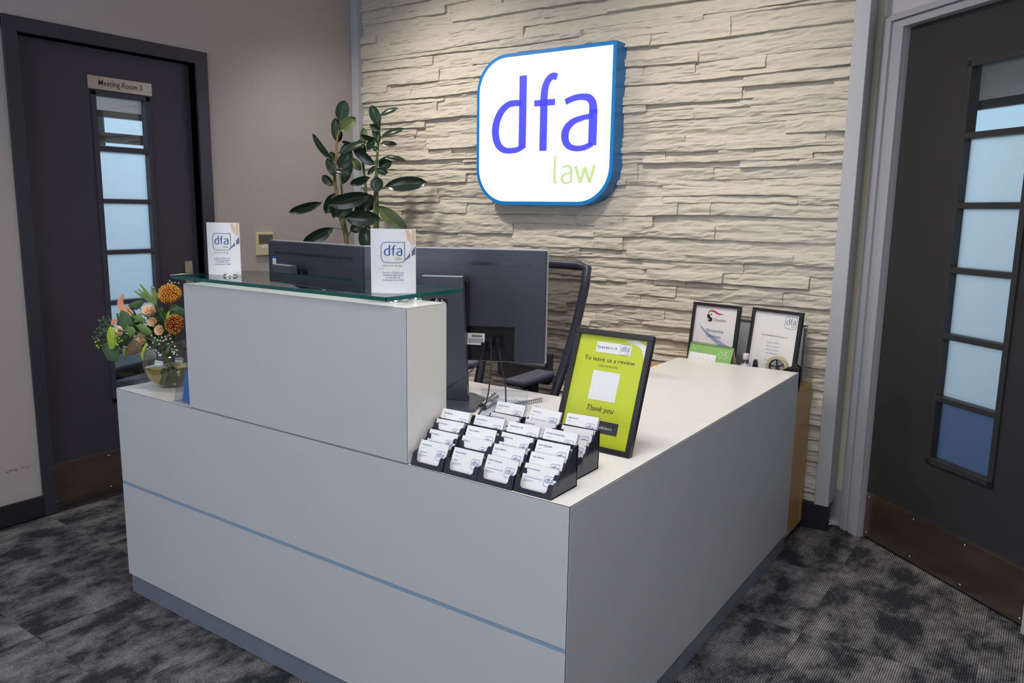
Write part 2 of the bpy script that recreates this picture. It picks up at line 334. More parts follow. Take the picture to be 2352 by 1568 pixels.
def mark(mb, w, h, T, mo, ml, mg, z=.0004, ring=True, rw=.03, res=3, law=True):
    if ring:
        o = leafshape(w, h, n=5, sub=5); i = leafshape(w, h, n=5, inset=rw*h, sub=5); n = len(o)
        mb.add([(x, y, z) for x, y in o]+[(x, y, z) for x, y in i], [(k, (k+1) % n, n+(k+1) % n, n+k) for k in range(n)], mo, T)
    for k in LET: ribbon(mb, LET[k], ml, T, z, w, h, res)
    q = lambda x0, y0, x1, y1, m: mb.add([(x0*w, y0*h, z), (x1*w, y0*h, z), (x1*w, y1*h, z), (x0*w, y1*h, z)], [(0, 1, 2, 3)], m, T)
    q(.334, .378, .389, .848, ml); q(.447, .643, .597, .683, ml); q(.834, .378, .890, .60, ml)
    if law:
        q(.597, .165, .613, .318, mg)
        ribbon(mb, [(.605, .17, .016), (.608, .152, .016), (.622, .146, .012)], mg, T, z, w, h, 2)
        s = lambda L: [(.651+(x-.648)*.33, .140+(y-.35)*.34, ww*.36) for x, y, ww in L]
        ribbon(mb, s(LET['a1']), mg, T, z, w, h, 2); ribbon(mb, s(LET['a2']), mg, T, z, w, h, 2); q(.714, .148, .730, .225, mg)
        for a, b in (((.752, .254), (.787, .146)), ((.787, .146), (.818, .242)), ((.818, .242), (.850, .146)), ((.850, .146), (.883, .254))):
            ribbon(mb, [(*a, .017), (*b, .017)], mg, T, z, w, h, 0)

# ------------------------------------------------------------------ ROOM SHELL
WX, SY, H = -2.789, 2.11, 2.76
A = math.atan2(-.637, .771); PX, PY = .226, 2.121        # diagonal wall: origin and heading
def dw(x, y, z): return (PX+x*math.cos(A)-y*math.sin(A), PY+x*math.sin(A)+y*math.cos(A), z)
DL = 2.95                                               # length of the diagonal wall
ex, ey, _ = dw(DL, 0, 0)

fl = struct('floor')
MB().lohi((WX-.1, -4.2, -.12), (3.0, 2.2, -.006), M['seam']).build('subfloor', fl)
tm = None; k = 0
for i in range(12):
    for j in range(13):
        x, y = WX+.02+i*.5, 2.16-(j+1)*.5
        if y+.25 > 2.3-max(0, x-.2)*.826+.25: continue
        if tm is None:
            t = MB().lohi((0, 0, -.006), (.4996, .4996, 0), M['carpet']).build('carpet_tile', fl); tm = t
        else:
            t = tm.copy(); COL.objects.link(t)
        t.location = (x, y, 0)
ce = struct('ceiling')
MB().lohi((WX-.1, -4.2, H), (3.0, 2.4, H+.1), M['ceil']).build('ceiling_slab', ce)
# left wall with its door opening, front wall with window opening, right wall
DY0, DY1, DZ = .207, 1.015, 2.063
wl = struct('wall_left')
MB().lohi((WX-.14, -4.2, 0), (WX, DY0, H), M['wall']).lohi((WX-.14, DY1, 0), (WX, SY+.2, H), M['wall']).lohi((WX-.14, DY0, DZ), (WX, DY1, H), M['wall']).build('plaster', wl)
sc = MB(); random.seed(4)
for i in range(9): sc.lohi((WX, .02+i*.012+random.uniform(-.004, .004), .236+random.uniform(-.006, .006)), (WX+.0005, .026+i*.012+random.uniform(.0, .006), .240+random.uniform(0, .006)), M['scuff'])
sc.build('scuff_mark', wl, kind='stuff')
wf = struct('wall_front')
MB().lohi((WX-.1, -4.3, 0), (3, -4.2, .75), M['wallpale']).lohi((WX-.1, -4.3, 2.25), (3, -4.2, H), M['wallpale']).lohi((WX-.1, -4.3, .75), (-2.2, -4.2, 2.25), M['wallpale']).lohi((1.0, -4.3, .75), (3, -4.2, 2.25), M['wallpale']).build('plaster', wf)
wr = struct('wall_right')
MB().lohi((ex, -4.2, 0), (ex+.12, ey+.05, H), M['wallpale']).build('plaster', wr)
# back wall: base panel and single stones
wb = struct('wall_back')
MB().lohi((WX-.14, SY+.012, 0), (.07, SY+.15, H), M['stone']).build('base_panel', wb)
random.seed(11)
X0, X1 = WX+.05, .035
zb = [.118]
while zb[-1] < H: zb.append(zb[-1]+random.choice((.026, .032, .038, .044, .05, .058)))
zb[-1] = H
ph = [(random.uniform(0, 9), random.uniform(0, 9)) for _ in zb]
def wob(j, x):
    if j == 0 or j == len(zb)-1: return zb[j]
    a, b = ph[j]; return zb[j]+.0045*math.sin(x*2.3+a)+.003*math.sin(x*7+b)+.0028*noise.noise((x*14, j*3.1, 0))+.0035*noise.noise((x*40, j*3.1, 5))*.6
stones = []; stuffm = MB()
for j in range(len(zb)-1):
    x = X0; off = random.uniform(-.3, 0)
    while x < X1-1e-6:
        L = random.choice((.16, .26, .38, .5, .62, .8, .95)); xe = min(X1, x+L+off); off = 0
        if xe-x < .05: xe = min(X1, x+.12)
        if X1-xe < .06: xe = X1
        dpt = random.choice((.002, .005, .009, .013, .018, .023)); tilt = random.uniform(-.004, .008); slant = random.uniform(-.012, .012)
        nx = max(3, int((xe-x)/.026)); nz = 5; vs = []; fs = []
        jl = random.uniform(-.012, .012)
        for a in range(nx+1):
            xx = x+(xe-x)*a/nx; z0, z1 = wob(j, xx), wob(j+1, xx)
            for b in range(nz+1):
                t = b/nz; xs = xx
                if a in (0, nx): xs += (-.0006 if a else .0006)+(.004*noise.noise((xx*9, (z0+t*(z1-z0))*60, 2)))
                z = z0+(z1-z0)*t; e = 1.
                y = dpt+tilt*(.5-t)*2+slant*(a/nx-.5)+.007*noise.noise((xx*5, z*40, j*1.7))+.006*noise.noise((xx*16, z*95, 3+j))
                if b == nz: y -= .004
                y += .003*noise.noise((xx*30, z*160, j))
                if b == 0: y -= .001
                if a in (0, nx): y -= .0015
                vs.append((xs, SY+.006-max(y, -.004), z))
        n1 = nz+1
        fs = [(a*n1+b, (a+1)*n1+b, (a+1)*n1+b+1, a*n1+b+1) for a in range(nx) for b in range(nz)]
        # closing skirt to the panel
        ring = [a*n1 for a in range(nx+1)]+[nx*n1+b for b in range(1, nz+1)]+[a*n1+nz for a in range(nx-1, -1, -1)]+[b for b in range(nz-1, 0, -1)]
        k0 = len(vs)
        vs += [(vs[q][0], SY+.013, vs[q][2]) for q in ring]
        m_ = len(ring); fs += [(ring[(q+1) % m_], ring[q], k0+q, k0+(q+1) % m_) for q in range(m_)]
        stones.append((vs, fs, nx*n1, x, xe, j))
        x = xe
def hidden(s): return zb[s[5]] < .70 and s[4] < -.12
vis = sorted([s for s in stones if not hidden(s)], key=lambda s: -(s[4]-s[3])*(zb[s[5]+1]-zb[s[5]]))
for s in vis[:298]:
    mb = MB(); mb.add(s[0], s[1], M['stone'], smooth=False); ob = mb.build('stone', wb)
for s in vis[298:]+[s for s in stones if hidden(s)]: stuffm.add(s[0], s[1], M['stone'])
stuffm.build('small_stones', wb, kind='stuff')
# trims
MB().lohi((WX, SY-.045, 0), (WX+.052, SY+.02, H), M['pil'], bev=.002).build('trim_1', kind='structure')
MB().lohi((.035, SY-.030, .115), (.094, SY+.12, H), M['pil'], bev=.003).build('trim_2', kind='structure')
MB().lohi((WX, -4.2, 0), (WX+.014, DY0-.055, .095), M['skirt'], bev=.003).lohi((WX, DY1+.066, 0), (WX+.014, SY, .095), M['skirt'], bev=.003).build('baseboard_left', kind='structure')
MB().lohi((WX+.05, SY-.022, 0), (.098, SY+.01, .118), M['skirt'], bev=.004).build('baseboard_back', kind='structure')

# diagonal wall (local frame: x along the wall, y behind it)
W2, DH2 = .80, 2.10
wd = struct('wall_diagonal', (PX, PY, 0), (0, 0, A))
MB().lohi((-.22, .0205, 0), (-.005, .13, H), M['cream']).lohi((W2+.005, 0, 0), (DL, .13, H), M['wallpale']).lohi((-.22, .004, DH2+.004), (W2+.02, .13, H), M['wallpale']).build('plaster', wd)
MB().lohi((-.188, -.006, .165), (-.1285, .02, H), M['cream']).lohi((-.22, .0, 0), (-.188, .019, H), M['seam']).build('plaster_edge_and_gap_shade', wd)  # the dark strip paints in the shade of the gap beside the trim
MB().lohi((-.186, -.012, .0), (-.1285, .02, .165), M['greyframe'], bev=.002).build('plinth_block', wd)

# ------------------------------------------------------------------ DOORS
def make_door(name, loc, rotz, w, h, pane_x, panes, yin, ms, mf, arch, handle_x=None, steps=False, frameless_left=0.):
    d = struct(name, loc, (0, 0, rotz)); g = .004; z0 = .008; t = .044
    a, b = pane_x; lo, hi = panes[-1][0], panes[0][1]
    leaf = MB()
    leaf.lohi((g, yin, z0), (a, yin+t, h-g), ms).lohi((b, yin, z0), (w-g, yin+t, h-g), ms).lohi((a, yin, z0), (b, yin+t, lo), ms).lohi((a, yin, hi), (b, yin+t, h-g), ms)
    lf = leaf.build('door_leaf', d)
    # raised bead around the glazing and bars between the panes
    bd = .016
    be = MB()
    for (p, q, r, s) in ((a-bd, a+.006, lo-bd, hi+bd), (b-.006, b+bd, lo-bd, hi+bd), (a-bd, b+bd, hi-.006, hi+bd), (a-bd, b+bd, lo-bd, lo+.006)):
        be.lohi((p, yin-.009, r), (q, yin+.03, s), ms, bev=.002)
    be.build('glazing_bead', lf)
    for i in range(len(panes)-1):
        MB().lohi((a, yin-.008, panes[i+1][1]), (b, yin+.034, panes[i][0]), ms, bev=.002).build('glazing_bar', lf)
    for i, (p, q) in enumerate(panes):
        cl = i in (0, len(panes)-1)
        MB().lohi((a, yin+.024, p-.001), (b, yin+.028, q+.001), (M['hazy'] if steps and i else M['clear']) if cl else M['frost']).build('glass_pane', lf, **({'label': 'hazy blue glass pane' if steps and i else 'clear glass pane'} if cl else {'label': 'frosted glass pane'}))
    kp = MB().lohi((.008, yin-.0025, .012), (w-.012, yin, .204), M['kick']).lohi((.008, yin-.003, .203), (w-.012, yin-.0004, .2055), M['brass']).build('kick_plate', d, label='dark bronze metal kick plate')
    for i in range(4):
        for zz in (.03, .186):
            xx = .022+(w-.056)*i/3
            MB().lathe([(.0045, 0), (.0045, .001), (.002, .0022), (1e-5, .0023)], M['chrome'], 8, Tr(xx, yin-.0025, zz) @ Rx(math.pi/2)).build('screw', kp)
    # lining + stop
    ln = MB()
    ln.lohi((-.004, -.004, 0), (.0, .14, h), mf).lohi((w, -.004, 0), (w+.004, .14, h), mf).lohi((-.004, -.004, h), (w+.004, .14, h+.004), mf)
    ln.lohi((0, yin+t+.002, 0), (.018, yin+t+.03, h), mf).lohi((w-.018, yin+t+.002, 0), (w, yin+t+.03, h), mf).lohi((0, yin+t+.002, h-.018), (w, yin+t+.03, h), mf)
    ln.build('door_lining', d)
    al, ar, at_ = arch
    am = MB()
    prof = ((0, 1, .012),) if not steps else ((.80, 1, .012), (.52, .80, .026), (.42, .52, .014), (.0, .42, .022))
    for (p, q, th) in prof:
        am.lohi((-al*q, -th, 0), (-al*p-.0005, 0, h+at_*q), mf, bev=.002)
        am.lohi((w+ar*p+.0005, -th, 0), (w+ar*q, 0, h+at_*q), mf, bev=.002)
        am.lohi((-al*q, -th-.0005, h+at_*p+.0005), (w+ar*q, 0, h+at_*q), mf, bev=.002)
    am.build('architrave', d)
    if handle_x:
        hd = MB().lohi((handle_x-.022, yin-.009, .93), (handle_x+.022, yin, 1.095), M['steel'], bev=.003).build('handle_plate', d, label='brushed steel lever handle')
        mb = MB(); mb.tube([(handle_x, yin-.006, 1.03), (handle_x, yin-.05, 1.03), (handle_x-.02, yin-.056, 1.03), (handle_x-.135, yin-.052, 1.03)], [.009, .009, .010, .009], M['steel'], 10)
        mb.build('lever', hd)
    return d
d1 = make_door('door_1', (WX, DY0, 0), math.pi/2, DY1-DY0, DZ, (.325, .570), [(1.637, 1.862), (1.398, 1.612), (1.162, 1.378), (.925, 1.142), (.690, .905), (.455, .670)], .045, M['darkdoor'], M['darkframe'], (.056, .066, .060), handle_x=.745)
sg = MB(); sg.lohi((.300, .0425, 1.885), (.602, .045, 1.942), M['steel'])
sgo = sg.build('door_sign', d1, label='brushed metal sign reading Meeting Room 3')
sg = MB(); put_text(sg, 'Meeting Room 3', .451, 1.903, .036, M['ink'], Tr(0, .0424, 0) @ XZ, 'CENTER', width=.205, bold=.006); sg.build('lettering', sgo)
d2 = make_door('door_2', (PX, PY, 0), A, W2, DH2, (.318, .588), [(1.672, 1.905), (1.425, 1.650), (1.190, 1.403), (.944, 1.168), (.703, .922), (.452, .682)], .012, M['blackdoor'], M['greyframe'], (.126, .09, .062), steps=True)

# rooms behind the doors
rl = struct('wall_meeting_room'); x0, x1, y0, y1 = WX-.14, -5.6, -1.2, 3.2
mb = MB()
mb.lohi((x1, y0, 0), (x0, y0-.1, 2.6), M['wallroom']).lohi((x1, y1, 0), (x0, y1+.1, 2.6), M['wallroom']).lohi((x1-.1, y0, 0), (x1, y1, .95), M['wallroom']).lohi((x1-.1, y0, 2.12), (x1, y1, 2.6), M['wallroom'])
mb.lohi((x1-.1, y0, .95), (x1, y0+.5, 2.12), M['wallroom']).lohi((x1-.1, y1-.5, .95), (x1, y1, 2.12), M['wallroom']).build('plaster', rl)
MB().lohi((x1-.1, y0-.1, -.1), (x0, y1+.1, 0), M['carpet']).build('floor_meeting_room', kind='structure')
MB().lohi((x1-.1, y0-.1, 2.6), (x0, y1+.1, 2.7), M['ceil']).build('ceiling_meeting_room', kind='structure')
w1 = struct('window_1'); mb = MB()
for (a, b, c, d) in ((y0+.5, y0+.56, .95, 2.12), (y1-.56, y1-.5, .95, 2.12), (y0+.5, y1-.5, .95, 1.0), (y0+.5, y1-.5, 2.07, 2.12), (y0+.5, y1-.5, 1.87, 1.95), (.95, 1.01, .95, 2.12), (2.0, 2.06, .95, 2.12)): mb.lohi((x1-.07, a, c), (x1-.02, b, d), M['darkframe'])
mb.build('window_frame', w1); MB().lohi((x1-.05, y0+.5, .95), (x1-.045, y1-.5, 2.12), M['clear']).build('pane', w1)
rr = struct('wall_office_room', (PX, PY, 0), (0, 0, A)); mb = MB()
fy = 3.0
mb.lohi((-3.7, .9, 0), (-3.6, fy, 2.7), M['wallroom']).lohi((2.0, .13, 0), (2.1, fy, 2.7), M['wallroom']).lohi((-3.7, fy, 0), (2.1, fy+.1, .9), M['wallroom']).lohi((-3.7, fy, 2.30), (2.1, fy+.1, 2.7), M['wallroom']).lohi((-3.7, fy, .9), (-2.74, fy+.1, 2.30), M['wallroom']).lohi((.6, fy, .9), (2.1, fy+.1, 2.30), M['wallroom']).lohi((-3.7, .8, 0), (-.9, .9, 2.7), M['wallroom']).lohi((-.9, .13, 0), (-.8, .9, 2.7), M['wallroom'])
mb.build('plaster', rr)
MB().prism([(-.9, .13), (2.1, .13), (2.1, fy+.1), (-3.7, fy+.1), (-3.7, .8), (-.9, .8)], -.1, M['carpet']).build('floor_office_room', kind='structure', loc=(PX, PY, 0), rot=(0, 0, A))
MB().prism([(-.9, .13), (2.1, .13), (2.1, fy+.1), (-3.7, fy+.1), (-3.7, .8), (-.9, .8)], .1, M['ceil'], Tr(0, 0, 2.55)).build('ceiling_office_room', kind='structure', loc=(PX, PY, 0), rot=(0, 0, A))
w2 = struct('window_2', (PX, PY, 0), (0, 0, A)); mb = MB()
for (a, b, c, d) in ((-2.74, -2.67, .9, 2.30), (.53, .6, .9, 2.30), (-2.74, .6, .9, .96), (-2.74, .6, 2.23, 2.30), (-1.1, -1.04, .9, 2.30)): mb.lohi((a, fy+.02, c), (b, fy+.07, d), M['darkframe'])
mb.build('window_frame', w2); MB().lohi((-2.74, fy+.04, .9), (.6, fy+.045, 2.30), M['clear']).build('pane', w2)
# third window, behind the camera
w3 = struct('window_3'); mb = MB()
for (a, b, c, d) in ((-2.2, -2.14, .75, 2.25), (.94, 1.0, .75, 2.25), (-2.2, 1.0, .75, .81), (-2.2, 1.0, 2.19, 2.25), (-.63, -.57, .75, 2.25)): mb.lohi((a, -4.29, c), (b, -4.23, d), M['darkframe'])
mb.build('window_frame', w3)

# visitor chair seen through the lowest pane of the left door
vc = thing('visitor_chair', 'black vinyl visitor chair with chrome legs, seen through lowest pane of the meeting room door', 'chair', (-3.55, .86, 0), (0, 0, .3))
MB().box((0, 0, .47), (.46, .46, .07), M['seat'], bev=.02).build('seat', vc)
MB().box((-.22, 0, .72), (.04, .44, .34), M['seat'], bev=.018).build('backrest', vc)
for sx in (-1, 1):
    for sy in (-1, 1): MB().tube([(sx*.2, sy*.2, 0), (sx*.2, sy*.2, .44 if sx > 0 else .85)], .011, M['chrome']).build('leg', vc)

# ------------------------------------------------------------------ RECEPTION DESK
DWd, DD, HH, GZ, KZ = 1.81, 1.794, .75, .4134, .072
HX0, HX1, HT, HDp = -1.378, -.465, 1.138, .149
dk = thing('reception_desk', 'large L-shaped pale grey laminate reception desk with raised counter block', 'desk')
e = .0021
core = MB()
core.lohi((-DWd+.004, .0145, KZ+.003), (-.0012, .03, HH-.0012), M['seam']).lohi((-DWd+.004, .0012, HH-.04), (-.0012, .03, HH-.0012), M['seam']).lohi((-.012, .0012, KZ+.003), (-.0012, .03, GZ-.02), M['seam']).lohi((-.012, .0012, GZ+.02), (-.0012, .03, HH-.0012), M['seam']).lohi((-.03, .0012, KZ+.003), (-.0012, DD-.004, HH-.0012), M['seam']).lohi((-DWd+.001, .02, KZ), (-DWd+.02, .84, HH-.02), M['lam'])
core.lohi((-.50, DD-.03, KZ), (-.03, DD-.004, HH-.02), M['lam']).build('carcass', dk)
MB().lohi((-DWd, 0, GZ+.006), (-e, .018, HH-e), M['lam']).build('upper_front_panel', dk)
MB().lohi((-DWd, 0, KZ), (-e, .018, GZ-.006), M['lam']).build('lower_front_panel', dk)
MB().lohi((-DWd+.0005, .0010, GZ-.0059), (-e, .012, GZ+.0059), M['gap']).build('recess_strip', dk, label='blue grey strip between the front panels')
MB().lohi((-.018, e, KZ), (0, DD, HH-e), M['lam']).build('side_panel', dk)
MB().lohi((-DWd+.004, .008, 0), (-.008, .03, KZ), M['plinth']).lohi((-.03, .008, 0), (-.006, DD, KZ), M['plinth']).build('plinth', dk, label='dark grey plinth')
top = MB(); top.prism([(-DWd, e), (-e, e), (-e, DD), (-.515, DD), (-.515, .845), (-DWd, .845)], .025, M['lamtop'], Tr(0, 0, HH-.025)); top.build('worktop', dk, label='white laminate worktop')
MB().lohi((-.5145, .8448, HH-.0004), (-.002, .8458, HH+.0002), M['cardside']).build('worktop_joint', dk)
ht = MB().lohi((HX0+.003, .0015, HH), (HX1-.0015, HDp-.001, HT-.0015), M['seam']).build('raised_counter', dk)
MB().lohi((HX0, 0, HH+e), (HX1-e, .016, HT-e), M['lam']).build('front_panel', ht)
MB().lohi((HX1-.016, e, HH+e), (HX1, HDp, HT-e), M['lamtop']).build('end_panel', ht)
MB().lohi((HX0, e, HH+e), (HX0+.016, HDp, HT-e), M['lamtop']).build('end_panel', ht)
MB().lohi((HX0, HDp-.016, HH+e), (HX1-.016, HDp, HT-e), M['lamtop']).build('back_panel', ht)
MB().lohi((HX0, e, HT-.02), (HX1-e, HDp, HT), M['lamtop']).build('counter_top', ht)

# glass shelf
GZ0, GZ1 = 1.152, 1.162
gx0, gx1, gy0, gy1 = -1.410, -.512, -.020, .275
gs = thing('glass_shelf', 'green-edged clear glass shelf raised over the counter block', 'shelf', (0, 0, 0))
gp = MB(); gp.lohi((gx0+.001, gy0+.001, GZ0), (gx1-.001, gy1-.001, GZ1), M['glasstop']); gp.build('glass_plate', gs)
ge = MB()
for a, b in (((gx0, gy0), (gx1, gy0+.0015)), ((gx0, gy1-.0015), (gx1, gy1)), ((gx0, gy0), (gx0+.0015, gy1)), ((gx1-.0015, gy0), (gx1, gy1))): ge.lohi((a[0], a[1], GZ0), (b[0], b[1], GZ1), M['glassedge'])
ge.build('polished_edge', gs)
for x, y in ((-1.262, .085), (-.560, .060), (-1.262, .13), (-.560, .135)):
    so = MB().lathe([(.020, HT), (.020, HT+.006), (.013, HT+.007), (.013, GZ0)], M['chrome'], 20, Tr(x, y, 0)).build('standoff', gs)
    if y == .085: MB().lathe([(.021, GZ1), (.021, GZ1+.006), (.018, GZ1+.008), (1e-5, GZ1+.009)], M['chrome'], 20, Tr(x, y, 0)).build('cap', so)

# ------------------------------------------------------------------ ILLUMINATED SIGN
sw, sh, sd = .815, .757, .10
sn = thing('wall_sign', 'large illuminated blue-edged sign reading dfa law on the stone wall', 'sign', (-1.797, 2.01, 1.402))
MB().prism(leafshape(sw, sh, n=12), -sd, M['signblue'], XZ, mside=M['signside']).build('sign_box', sn)
MB().prism(leafshape(sw, sh, n=12, inset=.018), .0015, M['signface'], XZ).build('sign_face', sn, label='glowing white face')
lt = MB(); mark(lt, sw, sh, Tr(0, -.003, 0) @ XZ, M['signblue'], M['signletter'], M['signlaw'], ring=False, res=6); lt.build('lettering', sn, label='violet blue dfa letters and pale green law')

# ------------------------------------------------------------------ BROCHURE STANDS on the glass
def brochure(loc, rz, label, w=.112, h=.160):
    t = thing('display_card', label, 'card', loc, (0, 0, rz), 'display cards on the glass shelf')
    def cy(x): return -.014*(1-(2*x/w)**2)
    n = 10; mb = MB(); vs = []; th = .0016
    for i in range(n+1):
        x = -w/2+w*i/n; y = cy(x); vs += [(x, y, 0), (x, y, h), (x, y+th, 0), (x, y+th, h)]
    fs = []
    for i in range(n):
        a, b = 4*i, 4*i+4; fs += [(a, b, b+1, a+1), (a+2, a+3, b+3, b+2), (a+1, b+1, b+3, a+3), (a, a+2, b+2, b)]
    fs += [(0, 1, 3, 2), (4*n, 4*n+2, 4*n+3, 4*n+1)]
    mb.add(vs, fs, M['white'], smooth=False); o = mb.build('folded_card', t)
    MB().lohi((-w/2, .0005, 0), (w/2, .0020, h*.97), M['white']).build('back_flap', t)
    pr = MB()
    ms = []
    def add(fn):
        q = MB(); fn(q); ms.append(q)
    def g(q):
        # soft print: marble streaks, pen and hand
        random.seed(7)
        for i in range(16):
            y = random.uniform(.045, .095); x = random.uniform(-w*.48, w*.30); l = random.uniform(.006, .022)
            q.add([(x, y, 0), (x+l, y+random.uniform(-.001, .001), 0), (x+l, y+.0006, 0), (x, y+.0005, 0)], [(0, 1, 2, 3)], M['printgrey'])
        q.add([(w*.28, .158, .0001), (w*.485, .158, .0001), (w*.485, .122, .0001), (w*.40, .124, .0001), (w*.31, .138, .0001)], [(0, 4, 3, 2, 1)], M['handskin'])
        q.add([(w*.285, .083, .0002), (w*.31, .090, .0002), (w*.49, .118, .0002), (w*.49, .098, .0002)], [(0, 3, 2, 1)], M['pen'])
        q.add([(w*.28, .083, .0003), (w*.485, .130, .0003), (w*.485, .134, .0003)], [(0, 1, 2)], M['printgrey'])
        q.add([(w*.24, .0735, .0002), (w*.295, .088, .0002), (w*.285, .090, .0002)], [(0, 1, 2)], M['ink'])
        mark(q, .060, .052, Tr(-.030, .076, 0), M['blue'], M['blue'], M['green'], z=.0007, rw=.025)
        put_text(q, 'the law firm', -.026, .0675, .0060, M['green'], None, z=.0006, width=.030, bold=.01); put_text(q, 'for life', .006, .0675, .0060, M['bluegrey'], None, z=.0006, width=.015)
        for i, s in enumerate(('Providers of expert and', 'dedicated legal advice', 'for families and', 'businesses since 1838')): put_text(q, s, 0, .050-i*.0062, .0064, M['bluegrey'], None, 'CENTER', z=.0006, width=(.052, .052, .036, .052)[i])
    q = MB(); g(q)
    # wrap the flat print onto the curved card
    q.v = [(x, cy(max(-w/2, min(w/2, x)))-.0003-z, y) for x, y, z in q.v]
    q.build('print', t)
    return t
brochure((-.572, .070, GZ1), math.radians(38), 'right-hand white dfa law display card near the corner of the glass shelf')
brochure((-1.318, .105, GZ1), math.radians(26), 'left-hand white dfa law display card behind chrome disc on the glass shelf', w=.108, h=.160)

# ------------------------------------------------------------------ BUSINESS CARD HOLDERS
def holder(loc, label, w=.099):
    t = thing('card_holder', label, 'card holder', loc, group='four-tier card holders')
    b = MB()
    side = [(0, 0)]
    for k in range(4):
        y, z = k*.027, k*.021
        side += [(y+.011, z+.031), (y+.013, z+.034), (y+.030, z+.037 if k < 3 else z+.036)]
    side = [(0, 0), (.011, .031)]
    for k in range(4):
        y, z = k*.027, k*.021
        if k: side += [(y+.006, z+.018), (y+.011, z+.031)]
        side += [(y+.0135, z+.0335), (y+.026, z+.0345)]
    side += [(.115, .098), (.112, 0)]
    TT = Matrix(((0, 0, 1, 0), (1, 0, 0, 0), (0, 1, 0, 0), (0, 0, 0, 1)))
    for x in (-w/2, w/2-.0022): b.prism(side, .0022, M['tray'], Tr(x, 0, 0) @ TT)
    b.lohi((-w/2, .001, 0), (w/2, .112, .003), M['tray']); b.lohi((-w/2, .108, 0), (w/2, .111, .097), M['tray'])
    b.build('tray_body', t)
    for k in range(4):
        s = MB(); c = .030; hh = .033 if k == 0 else .027; r = .006
        o = [(-w/2, 0), (w/2, 0), (w/2, hh), (w/2-.010, hh), (w/2-.013, hh-.003), (w/2-.0145, .016), (w/2-.019, .0115), (-w/2+.019, .0115), (-w/2+.0145, .016), (-w/2+.013, hh-.003), (-w/2+.010, hh), (-w/2, hh)]
        s.prism(o, .002, M['tray'], Tr(0, k*.027+.0005, k*.021) @ Rx(math.radians(90-19)))
        s.lohi((-w/2+.001, k*.027+.004, k*.021), (w/2-.001, k*.027+.026, k*.021+.0025), M['tray'])
        s.build('pocket', t)
    return t
CA = math.radians(27)
def card_stack(hloc, k, label, name, role, dept, w=.0885, h=.0575, th=.006, dx=0., tilt=0., contact=True, blank=False, dz=0.):
    loc = Vector(hloc)+Vector((dx-.002, k*.027+.0095+th*.8, k*.021+.0055+dz))
    t = thing('business_card_stack', label, 'business cards', loc, (0, tilt, 0), 'stacks of white business cards')
    T = Rx(math.pi/2-CA)      # card plane: local x, y up the card, z towards viewer
    b = MB(); n = max(1, int(th/.0022)); random.seed(hash(name) % 999 if 0 else len(name)*7+k)
    for i in range(n):
        ox = random.uniform(-.0007, .0007)+(.0015*i*.3); oy = random.uniform(-.001, .0005) if i else 0
        b.box((ox, h/2+oy, -.0011-.0022*i), (w, h, .0020), M['white'] if i == 0 else M['cardside'], T)
    b.build('cards', t)
    p = MB(); X = -w/2+.0065
    if name: put_text(p, name, X, h-.0125, .0052, M['blue'], T, bold=.008)
    if role: put_text(p, role, X, h-.0205, .0026, M['ink'], T)
    if dept: put_text(p, dept, X, h-.031, .0042, M['blue'], T, width=min(.046, len(dept)*.0021))
    if contact:
        for i, s in enumerate(('office@dfalaw.co.uk', '01604 000000')[:2]): p.add([(X, h-.0365-i*.003, .0004), (X+.026-i*.009, h-.0365-i*.003, .0004), (X+.026-i*.009, h-.0372-i*.003, .0004), (X, h-.0372-i*.003, .0004)], [(0, 3, 2, 1)], M['bluegrey'], T)
    mark(p, .0240, .0240, T @ Tr(w/2-.030, h-.042, 0), M['blue'], M['blue'], M['green'], rw=.03, res=2)
    p.build('print', t)
    return t
hx = [-.408, -.305, -.2045, -.1025]
hy = [.004, .005, .005, .007]
names = [[('Annabel Priest', 'Solicitor', 'Employment'), ('Ann Nguyen', 'Solicitor', 'Commercial Property'), ('Amy Cornelius', 'Paralegal', ''), ('Amy Murkett', 'Paralegal', 'Residential Property')],
         [('Emma Kirkland', 'Associate', 'Family'), ('Elaine Lo', 'Partner', 'Commercial Property'), ('Dianne Hellard', 'Associate', ''), ('Danny Roberts', 'Managing Partner', '')],
         [('Jasmine Howsham', 'Solicitor', 'Corporate & Commercial'), ('Jessica Masters', 'Solicitor', ''), ('Hannah Cole', 'Executive', 'Wills, Trusts & Estates'), ('Hannah Furr TEP', 'Partner', '')],
         [('Kirsty Simmonds', 'Partner', 'Corporate & Commercial'), ('Kelly Willmott', 'Solicitor', 'Family'), ('Katie Nightingale', 'Solicitor', 'Wills, Trusts & Estates'), ('Karolina Arbaciauskaite', 'Associate Solicitor', 'Dispute Resolution & Litigation')]]
colname = ['first card holder from the left, against the counter block', 'second card holder from the left in the front row', 'third card holder from the left in the front row', 'fourth card holder from the left, nearest the desk corner']
tiers = ['lowest, front tier', 'second tier up', 'third tier up', 'topmost, rear tier']
short = ['first front card holder from left', 'second front card holder from left', 'third front card holder from left', 'fourth front card holder from left']
rs = random.Random(3)
for c in range(4):
    L = (hx[c], hy[c], HH); holder(L, 'dark smoke plastic four-tier '+colname[c])
    for k in range(4):
        nm = names[c][k]
        card_stack(L, k, 'white business cards in the %s of the %s' % (tiers[k], short[c]), *nm, th=rs.choice((.004, .007, .010)) if k or c > 1 else .003, dx=rs.uniform(-.002, .002), tilt=rs.uniform(-.02, .02), contact=k == 0)
bh = [(-.335, .138), (-.2295, .143), (-.124, .149)]
bn = [[('', '', ''), ('', '', ''), ('Samantha Benfield', '', ''), ('Richard Forskitt', 'Associate', '')],
      [('', '', ''), ('', '', ''), ('Paula Fuller', '', ''), ('Paul Currie', 'Partner', 'Dispute Resolution & Litigation')],
      [('', '', ''), ('', '', ''), ('', '', ''), ('Mark Brown', 'Partner', '')]]
